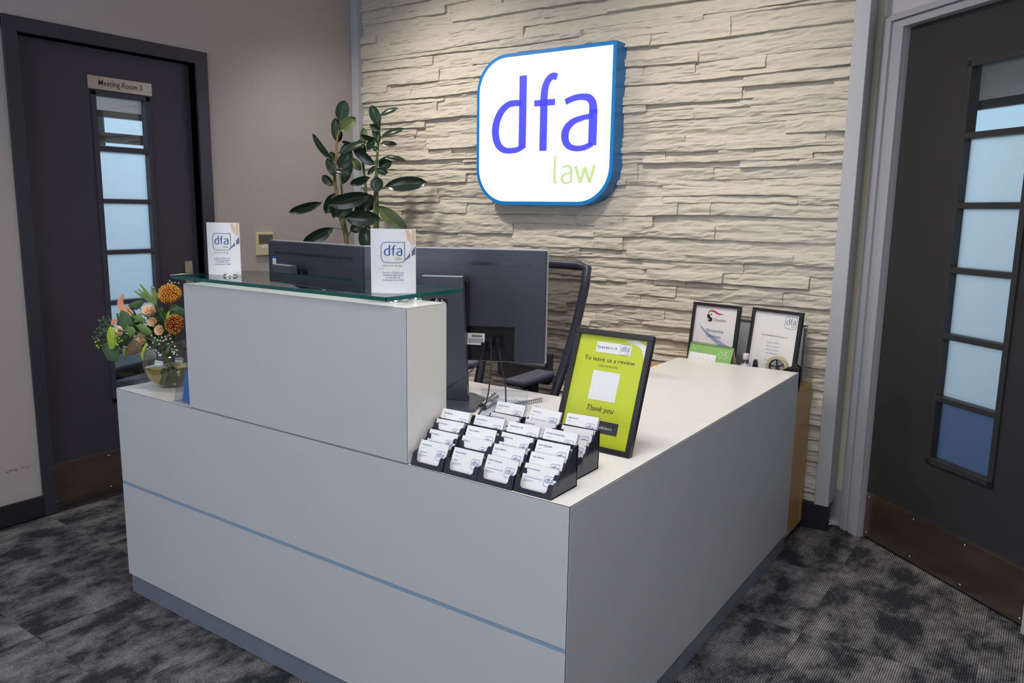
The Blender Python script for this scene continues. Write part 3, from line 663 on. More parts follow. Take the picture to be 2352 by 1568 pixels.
bl = ['left-hand card holder of the rear row', 'middle card holder of the rear row', 'right-hand card holder of the rear row, before the green poster frame']
bs = ['left rear card holder', 'middle rear card holder', 'right rear card holder']
for c in range(3):
    L = (bh[c][0], bh[c][1], HH); holder(L, 'dark smoke plastic four-tier '+bl[c])
    for k in range(4):
        if k == 0 or (k == 1 and c < 2): continue
        card_stack(L, k, 'white business cards in the %s of the %s' % (tiers[k], bs[c]), *bn[c][k], th=rs.choice((.005, .008)), dx=rs.uniform(-.002, .002), tilt=rs.uniform(-.02, .02), contact=False, dz=.004 if k == 3 else 0)

# ------------------------------------------------------------------ PICTURE FRAMES
def framed(name, label, loc, rz, tilt, w, h, fw, art, cat='picture frame', prop=True, fd=.018):
    t = thing(name, label, cat, loc, (-tilt, 0, rz))
    f = MB()
    f.lohi((-w, 0, 0), (0, fd, fw), M['frameb'], bev=.0015).lohi((-w, 0, h-fw), (0, fd, h), M['frameb'], bev=.0015).lohi((-w, 0, fw+.0002), (-w+fw, fd, h-fw-.0002), M['frameb'], bev=.0015).lohi((-fw, 0, fw+.0002), (0, fd, h-fw-.0002), M['frameb'], bev=.0015)
    f.build('frame', t)
    MB().lohi((-w+fw, fd*.55, fw), (-fw, fd*.8, h-fw), M['black']).build('backing_board', t)
    a = MB(); T = Tr(-w+fw, fd*.5, fw) @ XZ; art(a, w-2*fw, h-2*fw, T); a.build('poster', t)
    MB().lohi((-w+fw, .0035, fw), (-fw, .0045, h-fw), M['glaze']).build('glazing', t)
    if prop:
        yf = fd+.02+h*.40*math.tan(tilt+.2); zf = yf*math.tan(tilt)+.002; s = MB(); zt_ = h*.70
        s.add([(-w/2-.03, fd, zt_), (-w/2+.03, fd, zt_), (-w/2+.035, yf, zf), (-w/2-.035, yf, zf), (-w/2-.03, fd+.003, zt_), (-w/2+.03, fd+.003, zt_), (-w/2+.035, yf+.003, zf), (-w/2-.035, yf+.003, zf)],
              [(0, 1, 2, 3), (4, 7, 6, 5), (0, 4, 5, 1), (1, 5, 6, 2), (2, 6, 7, 3), (3, 7, 4, 0)], M['black']); s.build('easel_back', t)
    return t
def rect(a, x0, y0, x1, y1, m, T, z): a.add([(x0, y0, z), (x1, y0, z), (x1, y1, z), (x0, y1, z)], [(0, 1, 2, 3)], m, T)
def art_review(a, w, h, T):
    rect(a, 0, 0, w, h, M['lime'], T, 0)
    # torn paper at the top right corner
    pts = [(w*.66, h*.975), (w*.84, h*.996), (w*.93, h*.97), (w, h*.955), (w, h*.78), (w*.965, h*.86), (w*.93, h*.915), (w*.87, h*.945), (w*.78, h*.962)]
    a.add([(x, y, .0004) for x, y in pts], [list(range(len(pts)))[::-1]], M['paper'], T)
    rect(a, w*.27, h*.845, w*.785, h*.945, M['paper'], T, .0008)
    put_text(a, 'The law firm', w*.285, h*.885, h*.034, M['blue'], T, z=.0012, width=w*.185, bold=.012); put_text(a, 'for life', w*.485, h*.885, h*.034, M['bluegrey'], T, z=.0012, width=w*.10)
    mark(a, h*.098, h*.098, T @ Tr(w*.625, h*.846, 0), M['blue'], M['blue'], M['green'], z=.0012, rw=.025)
    put_text(a, 'To leave us a review', w*.5, h*.765, h*.058, M['ink'], T, 'CENTER', z=.0006, width=w*.74)
    put_text(a, 'SCAN THE QR CODE', w*.5, h*.715, h*.024, M['ink'], T, 'CENTER', z=.0006, width=w*.29)
    rect(a, w*.30, h*.405, w*.70, h*.675, M['paper'], T, .0006)          # blank square where the code stood
    put_text(a, 'Thank you', w*.5, h*.305, h*.072, M['ink'], T, 'CENTER', z=.0006, width=w*.40, shear=.35)
    rect(a, w*.18, h*.115, w*.82, h*.225, M['navy'], T, .0006)
    put_text(a, 'solicitors', w*.74, h*.155, h*.040, M['paper'], T, 'RIGHT', z=.0010)
framed('poster_frame', 'black frame with lime green poster reading To leave us a review', (-.0477, .3734, HH+.001), -.0331, .3499, .2366, .3238, .0150, art_review)
def art_cert(a, w, h, T):
    rect(a, 0, 0, w, h, M['paper'], T, 0)
    n = 12; L1 = [(w*(.10+.80*t), h*(.76-.40*(t**.62)), 0) for t in [i/n for i in range(n+1)]]; L2 = [(w*(.10+.88*t), h*(.76-.22*(t**.55)-.12*t), 0) for t in [i/n for i in range(n+1)]]
    vs = [(x, max(y, .001), .0003) for x, y, _ in L1]+[(x, max(y, .001), .0003) for x, y, _ in L2]
    a.add(vs, [(i, i+1, n+2+i, n+1+i) for i in range(n)], M['certblue'], T)
    L1 = [(w*(.08+.5*t), h*(.52-.30*(t**.6))) for t in [i/n for i in range(n+1)]]; L2 = [(w*(.08+.6*t), h*(.52-.22*(t**.55)-.06*t)) for t in [i/n for i in range(n+1)]]
    a.add([(x, max(y, .001), .0005) for x, y in L1]+[(x, max(y, .001), .0005) for x, y in L2], [(i, i+1, n+2+i, n+1+i) for i in range(n)], M['certpink'], T)
    ribbon(a, [(.30, .90, .010), (.36, .935, .022), (.46, .93, .026), (.56, .90, .024), (.68, .903, .004)], M['red'], T, .0005, w, h, 5)
    ribbon(a, [(.36, .862, .03), (.31, .868, .03), (.32, .84, .035), (.39, .82, .04), (.39, .79, .03), (.32, .793, .03)], M['ink'], T, .0005, w, h, 4)
    a.add([(w*(.385+.016*math.cos(i)), h*.885+w*.016*math.sin(i), .0006) for i in range(6)], [list(range(6))], M['ink'], T)
    put_text(a, 'Chamber', w*.45, h*.79, h*.065, M['ink'], T, z=.0005, width=w*.30)
    put_text(a, 'Membership', w*.52, h*.625, h*.062, M['blue'], T, 'CENTER', z=.0007, width=w*.42); put_text(a, 'Certificate', w*.5, h*.545, h*.062, M['blue'], T, 'CENTER', z=.0007, width=w*.36)
def art_list(a, w, h, T):
    rect(a, 0, 0, w, h, M['paper'], T, 0)
    mark(a, w*.27, h*.17, T @ Tr(w*.69, h*.80, 0), M['bluegrey'], M['bluegrey'], M['green'], z=.0005)
    put_text(a, 'LIST OF MEMBERS OF DFA LAW LLP', w*.5, h*.665, h*.03, M['ink'], T, 'CENTER', z=.0005, width=w*.60)
    for i, (s, y) in enumerate((('Joanna L Griffiths', .57), ('Kerry Dyson', .52), ('Mark Carter', .47), ('Sara Thompson', .42), ('Daniel J Simpson', .32), ('Philip J Wilson', .25))): put_text(a, s, w*.5, h*y, h*.027, M['bluegrey'], T, 'CENTER', z=.0005, width=w*.28)
CZ = .660
framed('certificate_frame', 'black framed membership certificate with blue swoosh behind the green calendar', (-.2974, 1.8599, CZ+.001), -.2005, .1364, .235, .325, .014, art_cert, cat='certificate')
framed('notice_frame', 'black framed white notice with small dfa logo behind the tape dispenser', (-.0331, 1.8186, CZ+.001), -.2883, .1432, .235, .325, .014, art_list, cat='notice')

# ------------------------------------------------------------------ OAK CABINET behind the desk and what stands on it
cb = thing('low_cabinet', 'low oak cabinet between the desk end and the stone wall', 'cabinet', (0, 0, 0))
cx0, cx1, cy0, cy1 = -.86, -.012, DD+.006, 2.078
MB().lohi((cx0, cy0, CZ-.022), (cx1, cy1, CZ), M['wood'], bev=.002).build('cabinet_top', cb)
MB().lohi((cx1-.018, cy0+.004, .03), (cx1-.002, cy1-.035, CZ-.0225), M['wood']).build('side_panel', cb)
MB().lohi((cx0, cy0+.004, .03), (cx0+.018, cy1-.002, CZ-.0225), M['wood']).build('side_panel', cb)
MB().lohi((cx1-.024, cy1-.034, .03), (cx1, cy1, CZ-.0225), M['wood'], bev=.002).build('edge_post', cb)
MB().lohi((cx0+.02, cy1-.014, .03), (cx1-.026, cy1-.004, CZ-.0225), M['wood']).build('back_panel', cb)
MB().lohi((cx0+.02, cy0+.01, .34), (cx1-.02, cy1-.03, .358), M['wood']).lohi((cx0+.02, cy0+.01, .03), (cx1-.02, cy1-.03, .048), M['wood']).build('shelf', cb)
MB().lohi((cx0+.02, cy0+.02, 0), (cx1-.012, cy1-.03, .03), M['skirt']).build('plinth', cb)
bd = thing('display_board', 'aluminium-framed grey board leaning on the stone wall behind the two frames', 'board', (0, 2.045, CZ+.001), (-.06, 0, 0))
MB().lohi((-.50, 0, .002), (-.058, .008, .245), M['board']).build('panel', bd)
for a, b in (((-.51, -.004, 0), (-.045, .012, .012)), ((-.51, -.004, .238), (-.045, .012, .25)), ((-.51, -.004, .0125), (-.498, .012, .2375)), ((-.059, -.004, .0125), (-.045, .012, .2375))): MB().lohi(a, b, M['silver'], bev=.002).build('frame_rail', bd)
# calendar
cl = thing('desk_calendar', 'green spiral desk calendar showing month 05 on the cabinet', 'calendar', (-.385, 1.850, CZ+.001), (0, 0, -.19))
cw, chh, th = .21, .160, math.radians(20)
for s, nm in ((1, 'front_board'), (-1, 'rear_board')):
    T = Tr(0, s*-.055, 0) @ Rx(math.pi/2-th*s)
    mb = MB(); mb.box((0, chh/2, 0), (cw, chh, .0015), M['calgreen'] if s > 0 else M['handskin'], T)
    o = mb.build(nm, cl)
    if s > 0:
        p = MB(); rect(p, -cw/2+.006, -.001+.004, cw*.16, chh*.74, M['paper'], T, .0012); put_text(p, 'may', -cw/2+.008, chh*.82, .018, M['calpale'], T, z=.0012); put_text(p, '05', cw*.19, chh*.66, .048, M['calpale'], T, z=.0012)
        for i in range(5):
            for j in range(6): rect(p, -cw/2+.012+j*.0215, chh*.10+i*.019, -cw/2+.017+j*.0215, chh*.10+i*.019+.003, M['printgrey'], T, .0016)
        p.build('month_print', cl)
sp = MB()
for i in range(26):
    x = -cw/2+.008+i*(cw-.016)/25
    sp.tube([(x, -.0065*math.cos(a), chh*math.cos(th)-.001+.006*math.sin(a)) for a in [2*math.pi*q/7 for q in range(7)]], .0009, M['black'], 4, closed=True)
sp.build('spiral_binding', cl, kind='stuff')
# hand gel
hg = thing('hand_gel_bottle', 'small clear hand gel bottle with blue label on the cabinet', 'bottle', (-.232, 1.842, CZ+.001))
MB().lathe([(.020, 0), (.023, .004), (.023, .080), (.019, .094), (.0095, .102), (.0095, .108)], M['acryl'], 20).build('bottle_body', hg)
MB().lathe([(.019, .003), (.0205, .006), (.0205, .078), (.017, .088)], M['gel'], 16).build('gel', hg)
MB().lathe([(.0128, .1075), (.0135, .110), (.0135, .126), (.011, .133), (1e-5, .134)], M['gelcap'], 16).build('flip_cap', hg)
lb = MB()
for i in range(8):
    a0, a1 = -1.9+i*.17-.35, -1.9+(i+1)*.17-.35; r = .0236
    lb.add([(r*math.cos(a0), r*math.sin(a0), .048), (r*math.cos(a1), r*math.sin(a1), .048), (r*math.cos(a1), r*math.sin(a1), .084), (r*math.cos(a0), r*math.sin(a0), .084)], [(0, 1, 2, 3)], M['leafletblue'])
lb.build('bottle_label', hg)
# hole punch / stapler silhouette
st = thing('stapler', 'small black stapler standing on end between gel bottle and tape dispenser', 'stapler', (-.192, 1.836, CZ+.001), (0, 0, .2))
MB().prism([(-.022, 0), (.022, 0), (.010, .104), (-.006, .106)], -.024, M['black'], XZ).build('body', st)
MB().box((.002, .012, .109), (.014, .018, .005), M['blacks'], bev=.001).build('cap', st)
# tape dispenser
td = thing('tape_dispenser', 'black desk tape dispenser holding a beige roll of tape', 'tape dispenser', (-.085, 1.835, CZ+.001), (0, 0, -.12))
T = Tr(0, -.0, 0) @ XZ
MB().prism([(-.075, 0), (.075, 0), (.078, .102), (.060, .110), (.035, .100), (-.02, .062), (-.075, .040)], -.016, M['blacks'], Tr(0, -.016, 0) @ XZ).prism([(-.075, 0), (.075, 0), (.078, .102), (.060, .110), (.035, .100), (-.02, .062), (-.075, .040)], -.006, M['blacks'], Tr(0, .022, 0) @ XZ).lohi((-.075, -.016, 0), (.075, .028, .02), M['blacks']).build('dispenser_body', td)
rl_ = MB(); n = 28; R0, R1 = .034, .046; c0 = (-.018, .090)
vs = []
for i in range(n):
    a = 2*math.pi*i/n
    for r in (R0, R1):
        for y in (.001, .020): vs.append((c0[0]+r*math.cos(a), y, c0[1]+r*math.sin(a)))
fs = []
for i in range(n):
    a, b = 4*i, 4*((i+1) % n); fs += [(a, b, b+2, a+2), (a+1, a+3, b+3, b+1), (a+2, b+2, b+3, a+3), (a, a+1, b+1, b)]
rl_.add(vs, fs, M['tape']); ro = rl_.build('tape_roll', td)
hb = MB(); hb.tube([(c0[0]+.032*math.cos(2*math.pi*i/20), .0105, c0[1]+.032*math.sin(2*math.pi*i/20)) for i in range(20)], .003, M['blacks'], 6, closed=True)
for i in range(5):
    a = 2*math.pi*i/5+.5; hb.tube([(c0[0], .0105, c0[1]), (c0[0]+.031*math.cos(a), .0105, c0[1]+.031*math.sin(a))], .003, M['blacks'], 6)
hb.build('spoked_hub', ro)
MB().add([(-.05, -.0005, .056), (.062, -.0005, .109), (.062, .016, .109), (-.05, .016, .056), (-.05, -.0005, .058), (.062, -.0005, .111), (.062, .016, .111), (-.05, .016, .058)], [(0, 3, 2, 1), (4, 5, 6, 7), (0, 1, 5, 4), (1, 2, 6, 5), (2, 3, 7, 6), (3, 0, 4, 7)], M['tape']).build('tape_strip', td)

# ------------------------------------------------------------------ THERMOSTAT
th_ = thing('thermostat', 'cream wall thermostat with grey display beside the dark door', 'thermostat', (WX, 1.386, 1.108), (0, 0, math.pi/2))
MB().lohi((-.057, -.018, .002), (.057, 0, .128), M['beige'], bev=.004).build('casing', th_)
MB().lohi((-.045, -.0195, .068), (.048, -.0175, .115), M['lcd']).build('display', th_)
q = MB(); q.lohi((-.028, -.0192, .043), (.045, -.0175, .056), M['paper']); put_text(q, 'RECEPTION', .008, .047, .008, M['ink'], Tr(0, -.0193, 0) @ XZ, 'CENTER'); q.build('name_sticker', th_)
MB().lohi((-.057, -.0185, .064), (.057, -.0178, .0655), M['seam']).build('flap_line', th_)

# ------------------------------------------------------------------ MONITORS
def monitor(label, loc, rz, w, h, ztop, stand_u, cut=True, sticker=True, base_n=(-.13, .10)):
    t = thing('computer_monitor', label, 'monitor', (loc[0], loc[1], HH), (0, 0, rz), 'computer monitors on the reception desk')
    zt = ztop-HH; zb_ = zt-h; d = .014
    sh = MB()
    # shell with port recess on the lower edge
    rx0, rx1, rz1 = (.00, .215, .115)
    rx0, rx1 = -.13, .20
    sh.lohi((-w/2, 0, zb_), (rx0, d, zt), M['mon'], bev=.004).lohi((rx1, 0, zb_), (w/2, d, zt), M['mon'], bev=.004).lohi((rx0-.004, 0.0002, zb_+.115), (rx1+.004, d-.0002, zt-.0004), M['mon']).lohi((rx0-.004, .009, zb_+.001), (rx1+.004, d-.0002, zb_+.116), M['blacks'])
    so = sh.build('shell', t)
    MB().lohi((-w/2-.0015, d, zb_-.0015), (w/2+.003, d+.017, zt+.003), M['monedge'], bev=.002).build('bezel', t)
    MB().lohi((-w/2+.008, d+.0171, zb_+.010), (w/2-.008, d+.0185, zt-.008), M['blacks']).build('screen', t)
    vn = MB(); n = 66
    vn.lohi((-w/2+.045, -.0006, zt-.048), (w/2-.050, .0008, zt-.039), M['blacks'])
    for i in range(n): x = -w/2+.047+i*(w-.099)/(n-1); vn.lohi((x-.0012, -.0016, zt-.0475), (x+.0012, .0002, zt-.0395), M['mon'])
    vn.build('vent_strip', so, kind='stuff')
    if sticker:
        q = MB(); q.lohi((-w/2+.032, -.0010, zt-.10), (-w/2+.056, -.0002, zt-.068), M['white']); q.lohi((-w/2+.036, -.0013, zt-.068), (-w/2+.052, -.0010, zt-.060), M['leafletblue'])
        for i in range(3): q.lohi((-w/2+.036, -.0013, zt-.078-i*.006), (-w/2+.052, -.0010, zt-.0765-i*.006), M['ink'])
        q.build('sticker', so)
    u0, u1 = stand_u
    MB().lohi(((u0+u1)/2-.045, -.026, zt-.245), ((u0+u1)/2+.075, 0, zt-.095), M['blacks'], bev=.004).build('mounting_block', t)
    # column: a leaning slab
    zc = zt-.083; a = MB(); n0, n1 = -.022, -.062
    vs = [(u0-.004, n0, .012), (u1+.010, n0, .012), (u1, n1, zc), (u0, n1, zc), (u0-.004, n0+.026, .012), (u1+.010, n0+.026, .012), (u1, n1+.026, zc), (u0, n1+.026, zc)]
    a.add(vs, [(0, 1, 2, 3), (4, 7, 6, 5), (0, 4, 5, 1), (3, 2, 6, 7), (1, 5, 6, 2), (0, 3, 7, 4)], M['stand'])
    a.lohi((u0+.001, n1-.0005, zc-.0015), (u1-.001, n1+.0262, zc+.001), M['monedge'])
    c_ = a.build('stand_column', t)
    # badge
    f = (zc-.085)/zc; yb = n0+(n1-n0)*f-.0015; bx = (u0+u1)/2-.012
    q = MB(); T = Tr(bx, yb, zc-.085) @ Rx(math.pi/2-math.atan((n0-n1)/zc)*1) ; q.lathe([(.028, 0), (.028, .001), (1e-5, .0012)], M['blacks'], 28, T)
    put_text(q, 'hp', 0, -.010, .038, M['monedge'], T, 'CENTER', z=.0016, shear=.3); q.build('round_badge', c_)
    b = MB(); y0, y1 = base_n
    b.prism([(u0-.035, y0), (u1+.048, y0), (u1+.056, y0+.012), (u1+.056, y1), (u0-.035, y1)], .010, M['stand'], Tr(0, 0, .0005)); b.build('stand_base', t)
    return t
m2 = monitor('right-hand slim dark monitor beside the office chair, backs turned to visitors', (-.7833, .5678), .4375, .60, .360, 1.249, (-.085, .045))
q = MB(); zt = 1.249-HH; zb_ = zt-.36
for x0, x1, z0, z1, m in ((.046, .103, zb_+.052, zb_+.090, 'white'),): q.lohi((x0, .0075, z0), (x1, .0088, z1), M[m])
for i in range(16): q.lohi((.060+i*.0022, .0070, zb_+.077), (.061+i*.0022+.0004*(i % 3), .0076, zb_+.085), M['ink'])
for i in range(3): q.lohi((.050, .0070, zb_+.070-i*.005), (.098, .0076, zb_+.0715-i*.005), M['ink'])
q.build('rating_label', m2)
m1 = monitor('left-hand slim dark monitor behind the glass shelf, nearer the dark door', (-1.4437, .560), -.1312, .60, .360, 1.243, (-.165, -.045))

# ------------------------------------------------------------------ CABLES
def cable(pts, label, r=.0022):
    P = smooth_path([tuple(p) for p in pts], 6)
    t = thing('monitor_cable', label, 'cable', (0, 0, 0), group='monitor cables')
    MB().tube(P, r, M['black'], 8).build('cord', t)
    p0 = Vector(pts[0]); MB().box(tuple(p0), (.016, .011, .034), M['blacks'], bev=.002).build('plug', t)
cable([at(1111, 798, 2.50), at(1104, 825, 2.46), at(1075, 858, 2.42), at(1030, 888, 2.40), at(985, 912, 2.42)], 'grey cable bending left from monitor towards the counter block')
cable([at(1128, 786, 2.49), at(1127, 850, 2.45), at(1119, 915, 2.33), at(1100, 950, 2.22), at(1076, 978, 2.20)], 'middle dark cable hanging straight from monitor down to the keyboard')
cable([at(1144, 788, 2.48), at(1150, 830, 2.46), at(1160, 880, 2.38), at(1162, 925, 2.24), at(1160, 950, 2.18)], 'right-hand dark cable hanging from monitor behind the card holders')

# ------------------------------------------------------------------ OFFICE CHAIR
oc = thing('office_chair', 'black mesh-back office chair with arms behind the reception desk', 'chair', (-.945, 1.02, 0), (0, 0, .03))
# local: back towards +y
def bk(u, v):   # u -1..1, v 0..1 over the backrest
    hw = .172+.070*v; z = .56+.60*v; y = .13+.20*v+.035*math.sin(v*math.pi)-.0; y += .03*(u*u)*-1
    return Vector((u*hw, y, z))
path = [bk(-1, v/8) for v in range(0, 8)]+[bk(-.97, .985)]+[bk(u/5, 1.0) for u in range(-4, 5)]+[bk(.97, .985)]+[bk(1, v/8) for v in range(7, -1, -1)]+[bk(u/5, .0) for u in range(4, -5, -1)]
MB().tube(path, .0185, M['chair'], 10, closed=True).build('back_frame', oc)
me = MB(); n, m_ = 10, 12; vs = [tuple(bk(-1+2*i/n, j/m_)) for i in range(n+1) for j in range(m_+1)]
me.add(vs, [(i*(m_+1)+j, (i+1)*(m_+1)+j, (i+1)*(m_+1)+j+1, i*(m_+1)+j+1) for i in range(n) for j in range(m_)], M['chairmesh'], smooth=True); me.build('mesh_back', oc)
lu = MB(); lu.box((0, .225, .715), (.24, .018, .075), M['chair'], bev=.008)
for s in (-1, 1): lu.box((s*.115, .222, .75), (.035, .02, .12), M['chair'], bev=.008)
lu.build('lumbar_support', oc)
MB().tube([(0, .23, .70), (0, .245, .58), (0, .18, .43), (0, .02, .40)], [.022, .026, .028, .03], M['chair'], 10).build('back_stem', oc)
MB().box((0, -.06, .475), (.49, .47, .075), M['seat'], bev=.03).build('seat', oc)
for s in (1, -1):
    ar = MB(); ar.box((s*.125 if s > 0 else -.235, .065, .735), (.085, .235, .028), M['armpad'], Matrix.Identity(4), bev=.010); a_ = ar.build('arm_pad', oc)
    xx = .125 if s > 0 else -.235
    MB().box((xx, .07, .66), (.034, .07, .125), M['chair'], bev=.008).box((xx+(.02 if s > 0 else 0), .07, .53), (.026, .055, .16), M['chair'], bev=.006).box((xx+.0, .03, .445), (.20 if s > 0 else .12, .05, .02), M['chair'], bev=.005).build('arm_post', oc)
MB().tube([(0, 0, .09), (0, 0, .44)], [.028, .022], M['chrome'], 12).build('gas_lift', oc)
for i in range(5):
    a = 2*math.pi*i/5+.3; l = MB().tube([(0, 0, .10), (.15*math.cos(a), .15*math.sin(a), .088), (.28*math.cos(a), .28*math.sin(a), .070)], [.024, .018, .013], M['chair'], 8).build('base_arm', oc)
    MB().lathe([(.012, -.011), (.026, -.011), (.026, .011), (.012, .011)], M['blacks'], 14, Tr(.28*math.cos(a), .28*math.sin(a), .027) @ Rz(a+1.57) @ Ry(math.pi/2)).build('castor', l)

# ------------------------------------------------------------------ THINGS ON THE WORKTOP
nb = thing('spiral_notebook', 'spiral notebook of lined paper lying beside the monitor base', 'notebook', (-.668, .705, HH+.0005), (0, 0, -.30))
b = MB(); b.box((0, 0, .005), (.21, .148, .009), M['paper'])
for i in range(5): b.box((.002*i-.004, .001*i, .010+i*.0008), (.208-.001*i, .146, .0004), M['paper'], Rz(.012*i))
o = b.build('pages', nb)
l = MB()
for i in range(15): l.box((0, -.064+i*.009, .0146), (.19, .0006, .0002), M['printgrey'])
random.seed(5)
for i in range(7): l.box((.02+random.uniform(-.03, .05), -.055+i*.009, .0148), (random.uniform(.03, .08), .0012, .0002), M['bluegrey'])
l.build('ruled_lines', nb, kind='stuff')
r = MB()
for i in range(16):
    x = .103; y = -.066+i*.0088; r.tube([(x+.0065*math.cos(a), y, .008+.0075*math.sin(a)) for a in [2*math.pi*q/8 for q in range(8)]], .0008, M['black'], 4, closed=True)
r.build('wire_binding', nb, kind='stuff')
ac = thing('acrylic_stand', 'curled clear acrylic stand lying on the worktop behind the card holders', 'stand', (-.585, .575, HH+.0005), (0, 0, .55))
n = 12; P = [(.0, -.075+.11*i/6, .001) for i in range(6)]+[(.0, .035+.028*math.sin(a), .029-.028*math.cos(a)) for a in [math.pi*i/8 for i in range(0, 8)]]+[(0, .02, .062), (0, -.02, .066)]
b = MB(); vs = [(s*.075, y, z+dz) for (_, y, z) in P for s in (-1, 1) for dz in (0, .002)]
fs = []
for i in range(len(P)-1):
    a, c = 4*i, 4*i+4; fs += [(a, a+2, c+2, c), (a+1, c+1, c+3, a+3), (a, c, c+1, a+1), (a+2, a+3, c+3, c+2)]
b.add(vs, fs, M['acryl'], smooth=True); b.build('bent_sheet', ac)
MB().box((0, -.02, .0005), (.13, .10, .0008), M['paper']).build('paper_sheet', ac)
for i, (a, c, lab) in enumerate((((-.648, .540, HH+.012), (-.684, .672, HH+.022), 'silver ballpoint pen, rear one of the pair by the monitor base'), ((-.628, .530, HH+.009), (-.664, .660, HH+.018), 'silver ballpoint pen, front one of the pair by the monitor base'))):
    t = thing('ballpoint_pen', lab, 'pen', a, group='silver pens'); A0, C0 = Vector(a), Vector(c); d = C0-A0
    MB().tube([tuple(d*k) for k in (0, .08, .1, .5, .52, .92, 1)], [.0020, .0045, .0055, .0058, .0052, .0050, .0018], M['chrome'], 12).build('barrel', t)
    MB().tube([tuple(d*.55+Vector((0, 0, .0075))), tuple(d*.9+Vector((0, 0, .0075))), tuple(d*.93+Vector((0, 0, .004)))], .0012, M['chrome'], 6).build('clip', t)
    MB().tube([tuple(d*-.03), tuple(d*.07)], [.004, .0062], M['blacks'], 10).build('grip_tip', t)
MB().lathe([(.010, 0), (.012, .004), (.006, .008), (1e-5, .009)], M['blacks'], 14).build('pen_rest', None, loc=(-.640, .530, HH)).update_tag() if 0 else None
kb = thing('keyboard', 'black computer keyboard on the worktop behind the card holders', 'keyboard', (-.46, .405, HH+.0005), (0, 0, .42))
MB().box((0, 0, .008), (.42, .135, .015), M['black'], bev=.004).build('case', kb)
km = None
for r_ in range(5):
    for c in range(15):
        x = -.19+c*.0268; y = -.048+r_*.0235
        if km is None: km = MB().box((0, 0, 0), (.021, .018, .007), M['blacks'], bev=.002).build('key', kb); kk = km
        else: kk = km.copy(); COL.objects.link(kk); kk.parent = kb
        kk.location = (x, y, .0175)

# ------------------------------------------------------------------ LEAFLET HOLDER
lh = thing('leaflet_holder', 'clear acrylic leaflet holder with blue leaflet against the counter block', 'leaflet holder', (-1.432, -.004+.006, HH), (0, 0, 0))
def slab(mb, p, th, m):   # thin plate in local yz leaning, spanning x
    pass
lw = .108
b = MB()
b.lohi((-lw/2, .0, 0), (lw/2, .062, .0022), M['acryl'])
T = Tr(0, .012, .002) @ Rx(math.pi/2-math.radians(12)); b.box((0, .115, 0), (lw, .23, .002), M['acryl'], T @ Tr(0, 0, -.024))
b.box((0, .035, 0), (lw, .07, .002), M['acryl'], T)
b.build('holder_shell', lh)
q = MB(); q.add([(-lw/2, .010, 0), (-lw/2, .040, 0), (-lw/2, .078, .150), (-lw/2, .068, .160), (-lw/2, .056, .158), (-lw/2, .025, .065), (-lw/2+.0022, .010, 0), (-lw/2+.0022, .040, 0), (-lw/2+.0022, .078, .150), (-lw/2+.0022, .068, .160), (-lw/2+.0022, .056, .158), (-lw/2+.0022, .025, .065)],
   [(0, 1, 2, 3, 4, 5), (11, 10, 9, 8, 7, 6)]+[(i, (i+1) % 6, 6+(i+1) % 6, 6+i) for i in range(6)], M['acryl']); q.build('side_wall', lh)
lf = thing('leaflet', 'blue leaflet standing in the clear acrylic holder', 'leaflet', (-1.420, .024, HH+.004), (-math.radians(12), 0, 0))
b = MB(); b.lohi((-.036, 0, 0), (.040, .003, .200), M['white']).build('pages', lf)
q = MB(); T = Tr(0, -.0004, 0) @ XZ
rect(q, -.036, 0, .040, .100, M['leafletblue'], T, 0); rect(q, -.036, .100, .040, .165, M['leafletdark'], T, 0)
for pts in (((-.036, .108), (.01, .112), (-.018, .130)), ((-.02, .135), (.03, .128), (.0, .155)), ((.0, .103), (.04, .106), (.03, .125))): q.add([(x, y, .0004) for x, y in pts], [(0, 1, 2)], M['leafletpale'], T)
put_text(q, 'Do you', .005, .075, .011, M['paper'], T, z=.0006); q.build('print', lf)

# ------------------------------------------------------------------ VASE AND FLOWERS
VC = Vector((-1.690, .128, HH)); R = .085
vs_ = thing('glass_vase', 'round glass bowl vase of yellowish water on the left end of the desk', 'vase', VC)
prof = [(1e-5, .003), (.030, .0015)]+[(R*math.sin(a), R-R*math.cos(a)) for a in [math.radians(22+6*i) for i in range(21)]]
prof += [(R*math.sin(math.radians(145)), R-R*math.cos(math.radians(145))), (.056, .158)]
MB().lathe(prof, M['vglass'], 40).build('bowl', vs_)
wz = .070; ri = R-.003
wp = [(1e-5, .006)]+[(ri*math.sin(a), R-ri*math.cos(a)) for a in [math.radians(20+7*i) for i in range(9)]]
wr_ = ri*math.sin(math.acos((R-wz)/ri)); wp = [p for p in wp if p[1] < wz]+[(wr_, wz), (1e-5, wz)]
MB().lathe(wp, M['water'], 36).build('water', vs_)
MB().tube([(.057*math.cos(a), .057*math.sin(a), .158) for a in [2*math.pi*i/28 for i in range(28)]], .0016, M['vglass'], 6, closed=True).build('rim', vs_)

def FP(x, y, d=2.66): return at(200+x/6.532, 620+y/6.532, d)      # flower positions, metres
NECK = VC+Vector((0, 0, .145))
def stem_to(t, head, m='gstem', r=.0028, seed=0):
    rr = random.Random(seed); a = rr.uniform(0, 6.28); foot = VC+Vector((.035*math.cos(a), .035*math.sin(a), .012)); nk = NECK+Vector((.03*math.cos(a+3), .03*math.sin(a+3), 0))
    P = smooth_path([tuple(foot), tuple((foot+nk)/2), tuple(nk), tuple((nk+head)/2+Vector((0, 0, .012))), tuple(head)], 4)
    t_loc = t.location; MB().tube([tuple(Vector(p)-t_loc) for p in P], r, M[m], 6).build('stem', t)
def flower(name, label, cat, head, group=None, seed=0, stem=True, r=.0028, m='gstem'):
    t = thing(name, label, cat, head, group=group)
    if stem: stem_to(t, Vector(head), m, r, seed)
    return t
def facing(nrm):
    return Vector(nrm).to_track_quat('Z', 'Y').to_matrix().to_4x4()
